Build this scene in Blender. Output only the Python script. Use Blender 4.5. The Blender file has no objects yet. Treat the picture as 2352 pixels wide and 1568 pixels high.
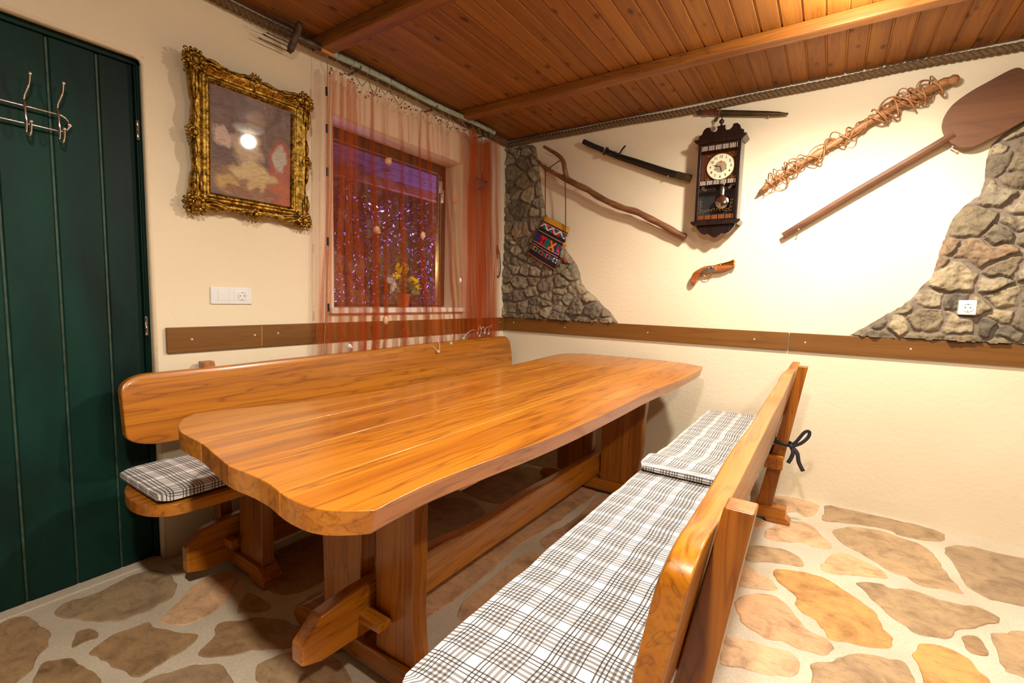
import bpy, math, random
import numpy as np
from mathutils import Vector, Matrix, noise
PI=math.pi
sc=bpy.context.scene
COL=sc.collection
random.seed(7)

# ---------------------------------------------------------------- camera
cam_d=bpy.data.cameras.new('camera'); cam=bpy.data.objects.new('camera',cam_d); COL.objects.link(cam)
YAW,PITCH,ROLL=-0.59119,-0.09064,0.02636
_f=Vector((math.sin(YAW)*math.cos(PITCH),math.cos(YAW)*math.cos(PITCH),math.sin(PITCH)))
_r=Vector((math.cos(YAW),-math.sin(YAW),0)); _u=_r.cross(_f)
_r2=_r*math.cos(ROLL)+_u*math.sin(ROLL); _u2=-_r*math.sin(ROLL)+_u*math.cos(ROLL)
cam.matrix_world=Matrix(((_r2.x,_u2.x,-_f.x,2.3895),(_r2.y,_u2.y,-_f.y,-3.4152),(_r2.z,_u2.z,-_f.z,1.2050),(0,0,0,1)))
cam_d.sensor_width=36; cam_d.lens=1079.17/2352*36; cam_d.clip_start=0.02
sc.camera=cam
# ---------------------------------------------------------------- world, exposure
w=bpy.data.worlds.new('night'); sc.world=w; w.use_nodes=True
w.node_tree.nodes['Background'].inputs[0].default_value=(0.012,0.012,0.03,1)
w.node_tree.nodes['Background'].inputs[1].default_value=0.35
sc.view_settings.view_transform='Standard'; sc.view_settings.look='None'
sc.view_settings.gamma=1; sc.view_settings.exposure=0.34; sc.view_settings.use_curve_mapping=False
sc.cycles.transparent_max_bounces=40
sc.cycles.max_bounces=10; sc.cycles.diffuse_bounces=2
def lamp(name,loc,power,col,radius,kind='POINT',**k):
    d=bpy.data.lights.new(name,kind); d.energy=power; d.color=col
    if kind in('POINT','SPOT'): d.shadow_soft_size=radius
    o=bpy.data.objects.new(name,d); o.location=loc; COL.objects.link(o)
    for a,b in k.items(): setattr(d,a,b)
    return o
LAMPC=(1.0,0.93,0.81)
LAMP1=(2.42,-1.02,2.40); LAMP2=(2.25,-3.50,2.40); LAMP3=(3.35,-2.3,2.40)
for _L,_p in ((LAMP1,1.0),(LAMP2,.92),(LAMP3,.46)):
    lamp('ceiling_lamp_light',_L,24*_p,LAMPC,0.06)
    lamp('ceiling_lamp_downlight',_L,150*_p,LAMPC,0.06,'SPOT',spot_size=math.pi,spot_blend=.75)
# outside the window: violet garden spot, plus an added warm fill
_v=lamp('garden_light_violet',(-.7,1.7,.9),600,(0.35,0.22,1.0),0.05,'SPOT',spot_size=2.3,spot_blend=.3)
_v.rotation_euler=Vector((-1,-.85,.12)).to_track_quat('-Z','Y').to_euler()
lamp('warm_fill_light',(-.9,-1.5,1.5),7,(1.0,0.8,0.3),0.05)  # added fill to brighten the yellow-green leaves and soffit, no lamp seen there

# ---------------------------------------------------------------- helpers
def tag(o,label=None,cat=None,group=None,kind=None):
    if label: o['label']=label
    if cat: o['category']=cat
    if group: o['group']=group
    if kind: o['kind']=kind
    return o
def thing(name,label,cat,loc=(0,0,0),group=None):
    o=bpy.data.objects.new(name,None); o.location=loc; o.empty_display_size=0.05; COL.objects.link(o)
    return tag(o,label,cat,group)
class MB:
    def __init__(s): s.v=[];s.f=[];s.r=[];s.uv=[];s.col=[];s.hasuv=False;s.hascol=False;s.cur=0.0;s.c=None
    def add(s,vs,fs,uvs=None,flip=False):
        b=len(s.v); s.v+= [tuple(x) for x in vs]
        for i,f in enumerate(fs):
            g=[b+k for k in f]
            if flip: g=g[::-1]
            s.f.append(g); s.r.append(s.cur)
            if uvs is not None:
                s.hasuv=True; q=[uvs[k] for k in f]; s.uv.append(q[::-1] if flip else q)
            else: s.uv.append([(0,0)]*len(f))
            if s.c is not None: s.hascol=True
            s.col.append(s.c or (1,1,1))
        return s
    def box(s,x0,x1,y0,y1,z0,z1):
        x0,x1=sorted((x0,x1));y0,y1=sorted((y0,y1));z0,z1=sorted((z0,z1))
        return s.add([(x0,y0,z0),(x1,y0,z0),(x1,y1,z0),(x0,y1,z0),(x0,y0,z1),(x1,y0,z1),(x1,y1,z1),(x0,y1,z1)],
          [(0,3,2,1),(4,5,6,7),(0,1,5,4),(1,2,6,5),(2,3,7,6),(3,0,4,7)])
    def hexa(s,p):  # 8 points, same order as box
        return s.add(p,[(0,3,2,1),(4,5,6,7),(0,1,5,4),(1,2,6,5),(2,3,7,6),(3,0,4,7)])
    def prism(s,poly,axis,a,b,poly2=None):
        # poly in the two other axes (order x<y<z), from a to b along axis
        n=len(poly); poly2=poly2 or poly
        def P(q,t):
            return {'x':(t,q[0],q[1]),'y':(q[0],t,q[1]),'z':(q[0],q[1],t)}[axis]
        vs=[P(q,a) for q in poly]+[P(q,b) for q in poly2]
        area=sum(poly[i][0]*poly[(i+1)%n][1]-poly[(i+1)%n][0]*poly[i][1] for i in range(n))
        fl=(area<0)!=(b<a)
        if axis=='y': fl=not fl
        return s.add(vs,[tuple(range(n))[::-1],tuple(range(n,2*n))]+[(i,(i+1)%n,n+(i+1)%n,n+i) for i in range(n)],flip=fl)
    def tube(s,path,rad,seg=8,flat=1.0,cap=True,up=None,closed=False):
        path=[Vector(p) for p in path]; n=len(path)
        rad=rad if isinstance(rad,(list,tuple)) else [rad]*n
        rings=[]; prev=None; L=0; Ls=[]
        for i,p in enumerate(path):
            a=path[(i-1)%n] if (closed or i>0) else p; c=path[(i+1)%n] if (closed or i<n-1) else p
            t=(c-a); t=t.normalized() if t.length>1e-9 else Vector((0,0,1))
            if prev is None:
                h=Vector(up) if up else (Vector((0,0,1)) if abs(t.z)<.9 else Vector((1,0,0)))
            else: h=prev
            h=(h-t*h.dot(t)); h=h.normalized() if h.length>1e-6 else t.orthogonal().normalized()
            prev=h; k=t.cross(h); rings.append([p+h*(rad[i]*math.cos(2*PI*j/seg))+k*(rad[i]*flat*math.sin(2*PI*j/seg)) for j in range(seg)])
            if i: L+=(p-path[i-1]).length
            Ls.append(L)
        vs=[q for r in rings for q in r]; uvs=[(j/seg,Ls[i]) for i in range(n) for j in range(seg)]
        fs=[]
        for i in range(n if closed else n-1):
            i2=(i+1)%n
            for j in range(seg): fs.append((i*seg+j,i*seg+(j+1)%seg,i2*seg+(j+1)%seg,i2*seg+j))
        if cap and not closed: fs.append(tuple(range(seg))[::-1]); fs.append(tuple((n-1)*seg+j for j in range(seg)))
        return s.add(vs,fs,uvs)
    def lathe(s,prof,origin=(0,0,0),axis=(0,0,1),seg=20,sx=1,sy=1):
        o=Vector(origin); ax=Vector(axis).normalized(); h=ax.orthogonal().normalized(); k=ax.cross(h)
        vs=[];fs=[];n=len(prof)
        for r,z in prof:
            for j in range(seg):
                a=2*PI*j/seg; vs.append(o+ax*z+h*(r*sx*math.cos(a))+k*(r*sy*math.sin(a)))
        for i in range(n-1):
            for j in range(seg): fs.append((i*seg+j,i*seg+(j+1)%seg,(i+1)*seg+(j+1)%seg,(i+1)*seg+j))
        if prof[0][0]>1e-5: fs.append(tuple(range(seg))[::-1])
        if prof[-1][0]>1e-5: fs.append(tuple((n-1)*seg+j for j in range(seg)))
        return s.add(vs,fs)
    def ball(s,c,r,seg=12,rings=8,sc=(1,1,1)):
        vs=[];fs=[]
        for i in range(rings+1):
            t=PI*i/rings
            for j in range(seg):
                a=2*PI*j/seg; vs.append((c[0]+r*sc[0]*math.sin(t)*math.cos(a),c[1]+r*sc[1]*math.sin(t)*math.sin(a),c[2]+r*sc[2]*math.cos(t)))
        for i in range(rings):
            for j in range(seg): fs.append((i*seg+j,(i+1)*seg+j,(i+1)*seg+(j+1)%seg,i*seg+(j+1)%seg))
        return s.add(vs,fs)
    def build(s,name,mat,parent=None,smooth=False,bevel=0,label=None,angle=None,kind=None,seg=2):
        me=bpy.data.meshes.new(name)
        off=Vector((0,0,0))
        p=parent
        while p is not None: off+=p.location; p=p.parent
        me.from_pydata([(a[0]-off.x,a[1]-off.y,a[2]-off.z) for a in s.v],[],s.f)
        if s.hasuv:
            l=me.uv_layers.new(name='UVMap'); flat=[c for q in s.uv for u in q for c in u]; l.data.foreach_set('uv',flat)
        at=me.attributes.new('rnd','FLOAT','FACE'); at.data.foreach_set('value',s.r)
        if s.hascol:
            at=me.attributes.new('tint','FLOAT_COLOR','FACE'); at.data.foreach_set('color',[c for q in s.col for c in (q[0],q[1],q[2],1.0)])
        me.materials.append(mat)
        me.validate()
        o=bpy.data.objects.new(name,me); COL.objects.link(o)
        if parent is not None: o.parent=parent
        if smooth:
            me.polygons.foreach_set('use_smooth',[True]*len(me.polygons))
            if angle is not None:
                try:
                    import bmesh
                    bm=bmesh.new(); bm.from_mesh(me)
                    for e in bm.edges:
                        if len(e.link_faces)==2 and e.calc_face_angle(0)>angle: e.smooth=False
                    bm.to_mesh(me); bm.free()
                except Exception: pass
        if bevel:
            m=o.modifiers.new('bevel','BEVEL'); m.width=bevel; m.segments=seg; m.limit_method='ANGLE'; m.angle_limit=math.radians(35); m.harden_normals=False
            me.polygons.foreach_set('use_smooth',[True]*len(me.polygons))
            w_=o.modifiers.new('wn','WEIGHTED_NORMAL'); w_.keep_sharp=True
        if label: o['label']=label
        if kind: o['kind']=kind
        return o
def crom(pts,n=6,closed=False):
    out=[];N=len(pts)
    rng=range(N) if closed else range(N-1)
    for i in rng:
        p0=pts[(i-1)%N] if (closed or i>0) else pts[i]; p1=pts[i]; p2=pts[(i+1)%N]; p3=pts[(i+2)%N] if (closed or i<N-2) else p2
        for k in range(n):
            t=k/n
            out.append(tuple(0.5*((2*b)+(-a+c)*t+(2*a-5*b+4*c-d)*t*t+(-a+3*b-3*c+d)*t**3) for a,b,c,d in zip(p0,p1,p2,p3)))
    if not closed: out.append(tuple(pts[-1]))
    return out
def interp(tab,x):
    if x<=tab[0][0]: return tab[0][1]
    for (a,b),(c,d) in zip(tab,tab[1:]):
        if x<=c:
            t=(x-a)/(c-a); t=t*t*(3-2*t); return b+(d-b)*t
    return tab[-1][1]
# ---------------------------------------------------------------- material helpers
class MT:
    def __init__(s,name,rough=.6,metal=0,base=(.5,.5,.5)):
        s.m=bpy.data.materials.new(name); s.m.use_nodes=True; s.t=s.m.node_tree; s.n=s.t.nodes; s.l=s.t.links
        s.p=s.n['Principled BSDF']; s.p.inputs['Roughness'].default_value=rough; s.p.inputs['Metallic'].default_value=metal
        s.p.inputs['Base Color'].default_value=(*base,1)
    def N(s,t,**k):
        n=s.n.new(t)
        for a,b in k.items():
            if a in n.inputs: n.inputs[a].default_value=b
            else: setattr(n,a,b)
        return n
    def co(s,kind='Object',scale=(1,1,1),rot=(0,0,0),loc=(0,0,0)):
        c=s.N('ShaderNodeTexCoord'); m=s.N('ShaderNodeMapping'); m.inputs['Scale'].default_value=scale; m.inputs['Rotation'].default_value=rot; m.inputs['Location'].default_value=loc
        s.l.new(c.outputs[kind],m.inputs[0]); return m.outputs[0]
    def noise(s,vec,scale=5,detail=4,rough=.5,dist=0,w=None):
        n=s.N('ShaderNodeTexNoise'); n.inputs['Scale'].default_value=scale; n.inputs['Detail'].default_value=detail; n.inputs['Roughness'].default_value=rough; n.inputs['Distortion'].default_value=dist
        if w is not None: n.noise_dimensions='4D'; s.l.new(w,n.inputs['W'])
        s.l.new(vec,n.inputs['Vector']); return n.outputs['Fac']
    def ramp(s,fac,stops,interp_='LINEAR'):
        r=s.N('ShaderNodeValToRGB'); cr=r.color_ramp; cr.interpolation=interp_
        while len(cr.elements)<len(stops): cr.elements.new(.5)
        for e,(p,c) in zip(cr.elements,stops):
            e.position=p; e.color=(*c,1) if len(c)==3 else c
        s.l.new(fac,r.inputs[0]); return r.outputs[0]
    def mix(s,fac,a,b,mode='MIX'):
        m=s.N('ShaderNodeMix',data_type='RGBA',blend_type=mode)
        for i,x in ((0,fac),(6,a),(7,b)):
            if isinstance(x,(int,float)): m.inputs[i].default_value=x
            elif isinstance(x,tuple): m.inputs[i].default_value=(*x,1)
            else: s.l.new(x,m.inputs[i])
        return m.outputs[2]
    def math(s,op,a,b=0,clamp=False,c=None):
        m=s.N('ShaderNodeMath',operation=op); m.use_clamp=clamp
        for i,x in enumerate((a,b) if c is None else (a,b,c)):
            if isinstance(x,(int,float)): m.inputs[i].default_value=x
            else: s.l.new(x,m.inputs[i])
        return m.outputs[0]
    def attr(s,name,out='Fac'): n=s.N('ShaderNodeAttribute'); n.attribute_name=name; return n.outputs[out]
    def color(s,o): s.l.new(o,s.p.inputs['Base Color']); return s
    def rough(s,o): s.l.new(o,s.p.inputs['Roughness']); return s
    def bump(s,h,strength=.3,dist=.01):
        b=s.N('ShaderNodeBump'); b.inputs['Strength'].default_value=strength; b.inputs['Distance'].default_value=dist
        s.l.new(h,b.inputs['Height']); s.l.new(b.outputs[0],s.p.inputs['Normal']); return s
def plain(name,col,rough=.5,metal=0,var=.12,scale=30,bump=0):
    m=MT(name,rough,metal,col)
    n=m.noise(m.co(),scale,4)
    c2=tuple(x*(1-var) for x in col); c3=tuple(min(1,x*(1+var)) for x in col)
    m.color(m.ramp(n,[(.3,c2),(.7,c3)]))
    if bump: m.bump(n,bump,.003)
    return m.m
def wood(name,dark,mid,light,axis='y',rough=.32,grain=9,streak=1.0,bump=.12,knots=0.0,coat=0.0,along=.38):
    m=MT(name,rough)
    S={'x':(along,grain,grain),'y':(grain,along,grain),'z':(grain,grain,along)}[axis]
    rn=m.attr('rnd'); wv=m.math('MULTIPLY',rn,13.7)
    v=m.co(scale=S)
    # warp for cathedral grain
    base=m.co()
    wn=m.noise(base,2.2,2,.5,0,wv)
    big=m.noise(v,1.0,3,.55,.9,wv)
    ring=m.math('FRACT',m.math('MULTIPLY',m.math('ADD',big,m.math('MULTIPLY',wn,.35)),9.0))
    ring=m.math('PINGPONG',ring,.5); ring=m.math('MULTIPLY',ring,2.0)
    fine=m.noise(m.co(scale=tuple(a*(3 if a<grain else 9) for a in S)),1.0,5,.65,.2,wv)
    c=m.ramp(big,[(.25,dark),(.48,mid),(.75,light)])
    rc=m.ramp(ring,[(0.0,(.50,.40,.30)),(.16,(.88,.84,.8)),(.4,(1,1,1)),(1,(1.06,1.04,1.0))])
    c=m.mix(min(1,.75*streak),c,rc,'MULTIPLY')
    fc=m.ramp(fine,[(.3,(.55,.47,.4)),(.52,(1,1,1))])
    c=m.mix(min(1,.8*streak),c,fc,'MULTIPLY')
    if knots>0:
        kv=m.N('ShaderNodeTexVoronoi'); kv.inputs['Scale'].default_value=1.0
        KS={'x':(6,11,9),'y':(11,5.5,9),'z':(9,9,6)}[axis]
        m.l.new(m.co(scale=KS),kv.inputs['Vector'])
        kn=m.ramp(kv.outputs['Distance'],[(.05,(.10,.05,.025)),(.11,(.42,.3,.2)),(.19,(1,1,1))])
        c=m.mix(knots,c,kn,'MULTIPLY')
    tint=m.ramp(rn,[(0,(.92,.9,.88)),(.5,(1,1,1)),(1,(1.0,.94,.86))])
    c=m.mix(.8,c,tint,'MULTIPLY')
    m.color(c); m.bump(fine,bump,.002)
    rr=m.math('MULTIPLY_ADD',fine,.18,False,rough-.09); m.rough(rr)
    if coat: m.p.inputs['Coat Weight'].default_value=coat; m.p.inputs['Coat Roughness'].default_value=.12
    return m.m
M={}
OR=((.22,.06,.003),(.45,.145,.006),(.60,.23,.012))
M['oak_y']=wood('oak_along_y',*OR,axis='y',coat=.25)
M['oak_x']=wood('oak_along_x',*OR,axis='x',coat=.25)
M['oak_z']=wood('oak_along_z',(.18,.05,.004),(.37,.115,.008),(.50,.18,.014),axis='z',coat=.2)
M['table_top']=wood('table_top_oak',(.26,.075,.004),(.50,.165,.009),(.66,.26,.02),axis='y',rough=.36,coat=.35,grain=8)
M['ceiling_wood']=wood('pine_ceiling',(.17,.05,.004),(.29,.098,.007),(.36,.135,.012),axis='y',rough=.55,grain=10,streak=.6,knots=.85,bump=.05)
M['ceiling_groove']=wood('pine_groove',(.34,.12,.012),(.42,.16,.02),(.48,.2,.03),axis='y',rough=.6,streak=.4)
M['beam']=wood('beam_wood',(.14,.042,.005),(.27,.09,.010),(.36,.135,.018),axis='x',rough=.5,grain=14,along=.9)
M['rail']=wood('rail_board',(.14,.055,.008),(.18,.072,.011),(.22,.09,.015),axis='y',rough=.4,streak=.5)
M['railx']=wood('rail_board_x',(.14,.055,.008),(.18,.072,.011),(.22,.09,.015),axis='x',rough=.4,streak=.5)
M['peel']=wood('peel_wood',(.07,.023,.006),(.125,.043,.011),(.18,.068,.019),axis='x',rough=.5,streak=.5,grain=6)
M['stick']=wood('stick_wood',(.10,.035,.012),(.20,.08,.03),(.30,.13,.05),axis='x',rough=.55,grain=14)
M['vine']=wood('vine_bark',(.26,.10,.03),(.45,.20,.07),(.60,.32,.13),axis='x',rough=.45,grain=20)
M['clock_wood']=wood('clock_dark_wood',(.006,.003,.002),(.013,.005,.004),(.026,.010,.007),axis='z',rough=.25,grain=14,coat=.4)
M['clock_red']=wood('clock_red_wood',(.06,.016,.008),(.11,.03,.014),(.16,.05,.02),axis='z',rough=.25,grain=14,coat=.4)
M['walnut']=wood('walnut_stock',(.16,.04,.01),(.33,.09,.02),(.45,.15,.035),axis='x',rough=.3,grain=12,coat=.3)
def stucco():
    m=MT('cream_stucco',.85)
    c=m.co(); n=m.noise(c,2.0,3); f=m.noise(c,150,3,.6); g=m.noise(c,38,4,.6)
    m.color(m.ramp(n,[(.3,(.80,.66,.46)),(.7,(.84,.71,.51))]))
    h=m.math('ADD',m.math('MULTIPLY',f,.5),g); m.bump(h,.45,.004)
    return m.m
M['wall']=stucco()
M['panel']=plain('brown_wood_panelling',(.16,.09,.045),.7)
M['sill']=plain('white_stone_sill',(.80,.76,.70),.35,var=.05)
def concrete():
    m=MT('floor_mortar',.7); c=m.co(); n=m.noise(c,3,4); f=m.noise(c,90,4,.7)
    a=m.ramp(n,[(.3,(.58,.48,.35)),(.7,(.74,.63,.48))]); b=m.ramp(f,[(.3,(.72,.7,.66)),(.6,(1,1,1))])
    m.color(m.mix(.6,a,b,'MULTIPLY')); m.bump(f,.35,.003); return m.m
M['mortar']=concrete()
def flag():
    m=MT('flagstone',.55); c=m.co(); rn=m.attr('rnd'); tv=m.attr('tint','Color')
    wv=m.math('MULTIPLY',rn,9.0)
    n=m.noise(c,8,8,.66,.8,wv); f=m.noise(m.co(scale=(1,2.6,1),rot=(0,0,.6)),22,9,.76,.7,wv); s=m.noise(c,60,4,.7)
    a=m.ramp(n,[(.28,(.42,.35,.30)),(.5,(1,1,1)),(.7,(1.3,1.25,1.15))])
    b=m.ramp(f,[(.3,(.38,.30,.25)),(.45,(.95,.93,.9)),(.7,(1.25,1.2,1.12))])
    d=m.mix(.75,m.mix(.9,tv,a,'MULTIPLY'),b,'MULTIPLY')
    m.color(d); m.bump(m.math('ADD',f,m.math('MULTIPLY',s,.3)),.35,.006)
    m.rough(m.math('MULTIPLY_ADD',n,.3,False,.35)); return m.m
M['flag']=flag()
def rock():
    m=MT('rough_rock',.85); c=m.co(); tv=m.attr('tintv','Color'); mk=m.attr('mask')
    n=m.noise(c,11,7,.66,.5); f=m.noise(c,45,6,.7,.3)
    a=m.ramp(n,[(.3,(.45,.42,.38)),(.5,(1,1,1)),(.7,(1.35,1.3,1.2))])
    st=m.mix(.9,tv,a,'MULTIPLY')
    sp=m.ramp(f,[(.36,(.35,.33,.3)),(.45,(1,1,1)),(.68,(1.3,1.26,1.2))]); st=m.mix(.7,st,sp,'MULTIPLY')
    mo=m.mix(.4,(.20,.15,.105),sp,'MULTIPLY')
    m.color(m.mix(mk,mo,st)); m.bump(m.math('ADD',n,m.math('MULTIPLY',f,.6)),.7,.012); return m.m
M['rock']=rock()
def green():
    m=MT('green_door_paint',.42); c=m.co(); rn=m.attr('rnd')
    n=m.noise(m.co(scale=(2,2,.8)),1.6,4,.6,.5); f=m.noise(m.co(scale=(60,60,3)),1,4,.6); s=m.noise(c,26,6,.75)
    a=m.ramp(n,[(.3,(.001,.010,.007)),(.5,(.001,.024,.016)),(.72,(.002,.042,.028))])
    b=m.ramp(s,[(.66,(0,0,0)),(.74,(1,1,1))])
    m.color(m.mix(m.math('MULTIPLY',b,.18),a,(.16,.15,.11)))
    m.bump(f,.18,.002); m.rough(m.math('MULTIPLY_ADD',n,.25,False,.38)); m.p.inputs['Specular IOR Level'].default_value=.22; return m.m
M['green']=green()
M['groove_line']=plain('worn_groove_edge',(.03,.05,.03),.5,var=.6,scale=25)
M['chrome']=plain('chrome',(.75,.74,.73),.12,1,var=.05)
M['steel']=plain('worn_steel',(.45,.42,.38),.3,1,var=.25)
M['iron']=plain('rusty_iron',(.10,.07,.05),.55,.6,var=.5,bump=.4)
M['darkmetal']=plain('dark_bayonet_metal',(.09,.065,.03),.4,.8,var=.35)
M['brass']=plain('brass',(.62,.38,.10),.28,1,var=.3)
M['white_plastic']=plain('white_plastic',(.80,.78,.76),.3,var=.02)
M['black']=plain('black_plastic',(.01,.01,.011),.4,var=.2)
M['blacklace']=plain('black_lacquer',(.012,.009,.006),.35,var=.4,scale=60,bump=.5)
M['cordwrap']=plain('cord_wrap',(.012,.01,.009),.8,var=.6,scale=80,bump=.6)
M['screw']=plain('screw_head',(.7,.66,.6),.35,.4,var=.1)
M['darkframe']=plain('dark_window_frame',(.010,.012,.012),.28,var=.3)
M['terracotta']=plain('terracotta_pot',(.42,.09,.03),.6,var=.15)
M['yellow']=plain('yellow_petals',(.85,.62,.02),.6,var=.15,scale=60)
M['leaf']=plain('plant_leaf',(.10,.14,.05),.5,var=.4,scale=60)
M['palelf']=plain('pale_leaf',(.5,.47,.42),.5,var=.3,scale=60)
M['bead']=plain('white_bead',(.78,.74,.68),.35,var=.1,scale=40)
M['whitecord']=plain('white_cord',(.72,.68,.62),.8,var=.08)
M['cord']=plain('tan_cord',(.30,.19,.09),.85,var=.25,scale=90)
M['browncord']=plain('brown_strap',(.14,.055,.022),.8,var=.3,scale=200)
M['shell']=plain('shell_peach',(.66,.35,.20),.4,var=.3,scale=30,bump=.4)
M['starfish']=plain('starfish_orange',(.55,.18,.06),.6,var=.3,scale=90,bump=.5)
M['darkstar']=plain('dark_starfish',(.16,.03,.012),.7,var=.35,scale=90,bump=.5)
M['ribbon']=plain('black_ribbon',(.014,.013,.02),.6,var=.3)
M['rope']=plain('hemp_rope',(.15,.085,.036),.9,var=.4,scale=160,bump=.8)
M['petal']=M['yellow']
def gold():
    m=MT('antique_gold',.33,1.0); c=m.co(); n=m.noise(c,55,5,.7); g=m.noise(c,9,3)
    a=m.ramp(n,[(.35,(.045,.02,.003)),(.52,(.36,.20,.03)),(.7,(.80,.52,.12))])
    m.color(m.mix(.5,a,m.ramp(g,[(.3,(.45,.4,.3)),(.6,(1,1,1))]),'MULTIPLY')); m.bump(n,.7,.004); return m.m
M['gold']=gold()
def pole():
    m=MT('pale_green_pole',.6); c=m.co(); n=m.noise(m.co(scale=(40,6,40)),1.5,5,.7)
    m.color(m.ramp(n,[(.3,(.12,.13,.09)),(.45,(.30,.36,.27)),(.7,(.42,.48,.37))])); m.bump(n,.3,.002); return m.m
M['pole']=pole()
M['orangewood']=plain('orange_handle_wood',(.55,.22,.05),.5,var=.2)
def plaid():
    m=MT('plaid_cotton',.85); uv=m.N('ShaderNodeUVMap'); sx=m.N('ShaderNodeSeparateXYZ'); m.l.new(uv.outputs[0],sx.inputs[0])
    P=.094
    def lines(c):
        t=m.math('FRACT',m.math('DIVIDE',c,P))
        def band(p,wd):
            return m.math('LESS_THAN',m.math('ABSOLUTE',m.math('SUBTRACT',t,p)),wd/2)
        thick=m.math('MAXIMUM',band(.12,.066),m.math('MAXIMUM',band(.25,.066),band(.38,.066)))
        thin=m.math('MAXIMUM',m.math('MAXIMUM',band(.60,.036),band(.70,.036)),m.math('MAXIMUM',band(.02,.03),band(.50,.03)))
        return m.math('MAXIMUM',m.math('MULTIPLY',thick,.72),m.math('MULTIPLY',thin,.90))
    a=lines(sx.outputs[0]); b=lines(sx.outputs[1])
    base=(.80,.745,.70)
    c=m.mix(a,base,(.022,.015,.013)); c=m.mix(b,c,(.022,.015,.013))
    tw=m.N('ShaderNodeMapping'); 
    n=m.noise(m.co(),400,2); m.color(c); m.bump(n,.25,.001); return m.m
M['plaid']=plaid()
def net(name,col,density):
    m=MT(name,.8,0,col); uv=m.N('ShaderNodeUVMap'); sx=m.N('ShaderNodeSeparateXYZ'); m.l.new(uv.outputs[0],sx.inputs[0])
    P=.0086
    wob=m.math('MULTIPLY',m.noise(uv.outputs[0],9,2),.02)
    U=m.math('ADD',sx.outputs[0],wob); V=m.math('MULTIPLY',sx.outputs[1],.75)
    def ln(x): return m.math('LESS_THAN',m.math('FRACT',m.math('DIVIDE',x,P)),density)
    a=m.math('MAXIMUM',ln(m.math('ADD',U,V)),ln(m.math('SUBTRACT',U,V)))
    tr=m.N('ShaderNodeBsdfTransparent'); df=m.N('ShaderNodeBsdfDiffuse'); tl=m.N('ShaderNodeBsdfTranslucent')
    df.inputs[0].default_value=(*col,1); tl.inputs[0].default_value=(*col,1)
    mx=m.N('ShaderNodeMixShader'); mx.inputs[0].default_value=.42; m.l.new(df.outputs[0],mx.inputs[1]); m.l.new(tl.outputs[0],mx.inputs[2])
    m2=m.N('ShaderNodeMixShader'); m.l.new(a,m2.inputs[0]); m.l.new(tr.outputs[0],m2.inputs[1]); m.l.new(mx.outputs[0],m2.inputs[2])
    m.l.new(m2.outputs[0],m.n['Material Output'].inputs[0]); return m.m
M['net']=net('orange_fishing_net',(1.0,.24,.04),.078)
def glass(name='window_glass',refl=.06,rough=.02):
    m=MT(name); tr=m.N('ShaderNodeBsdfTransparent'); gl=m.N('ShaderNodeBsdfGlossy'); gl.inputs['Roughness'].default_value=rough
    lw=m.N('ShaderNodeLayerWeight'); fac=m.math('MULTIPLY_ADD',m.math('POWER',lw.outputs['Facing'],4.0),.5,False,.035)
    mx=m.N('ShaderNodeMixShader'); m.l.new(fac,mx.inputs[0]); m.l.new(tr.outputs[0],mx.inputs[1]); m.l.new(gl.outputs[0],mx.inputs[2])
    m.l.new(mx.outputs[0],m.n['Material Output'].inputs[0]); return m.m
M['glass']=glass()
def emit(name,col,st):
    m=MT(name,.5,0,col); m.p.inputs['Emission Color'].default_value=(*col,1); m.p.inputs['Emission Strength'].default_value=st; return m.m
M['lampglass']=emit('lit_opal_glass',(1,.9,.75),7)
M['leafglint']=emit('violet_leaf_glint',(.33,.27,1.0),2.2)  # glow colour of the painted hedge highlights, not of bulbs
def nail(parent,x,z,y1,mat='iron',head=0,r=.003):
    mb=MB(); mb.tube([(x,-.0012,z),(x,-y1,z)],r,6)
    if head: mb.ball((x,-y1-.001,z),head,8,6)
    return mb.build('nail',M[mat],parent,smooth=True,angle=1)
# ================================================================ SETTING
CZ=2.545
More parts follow.
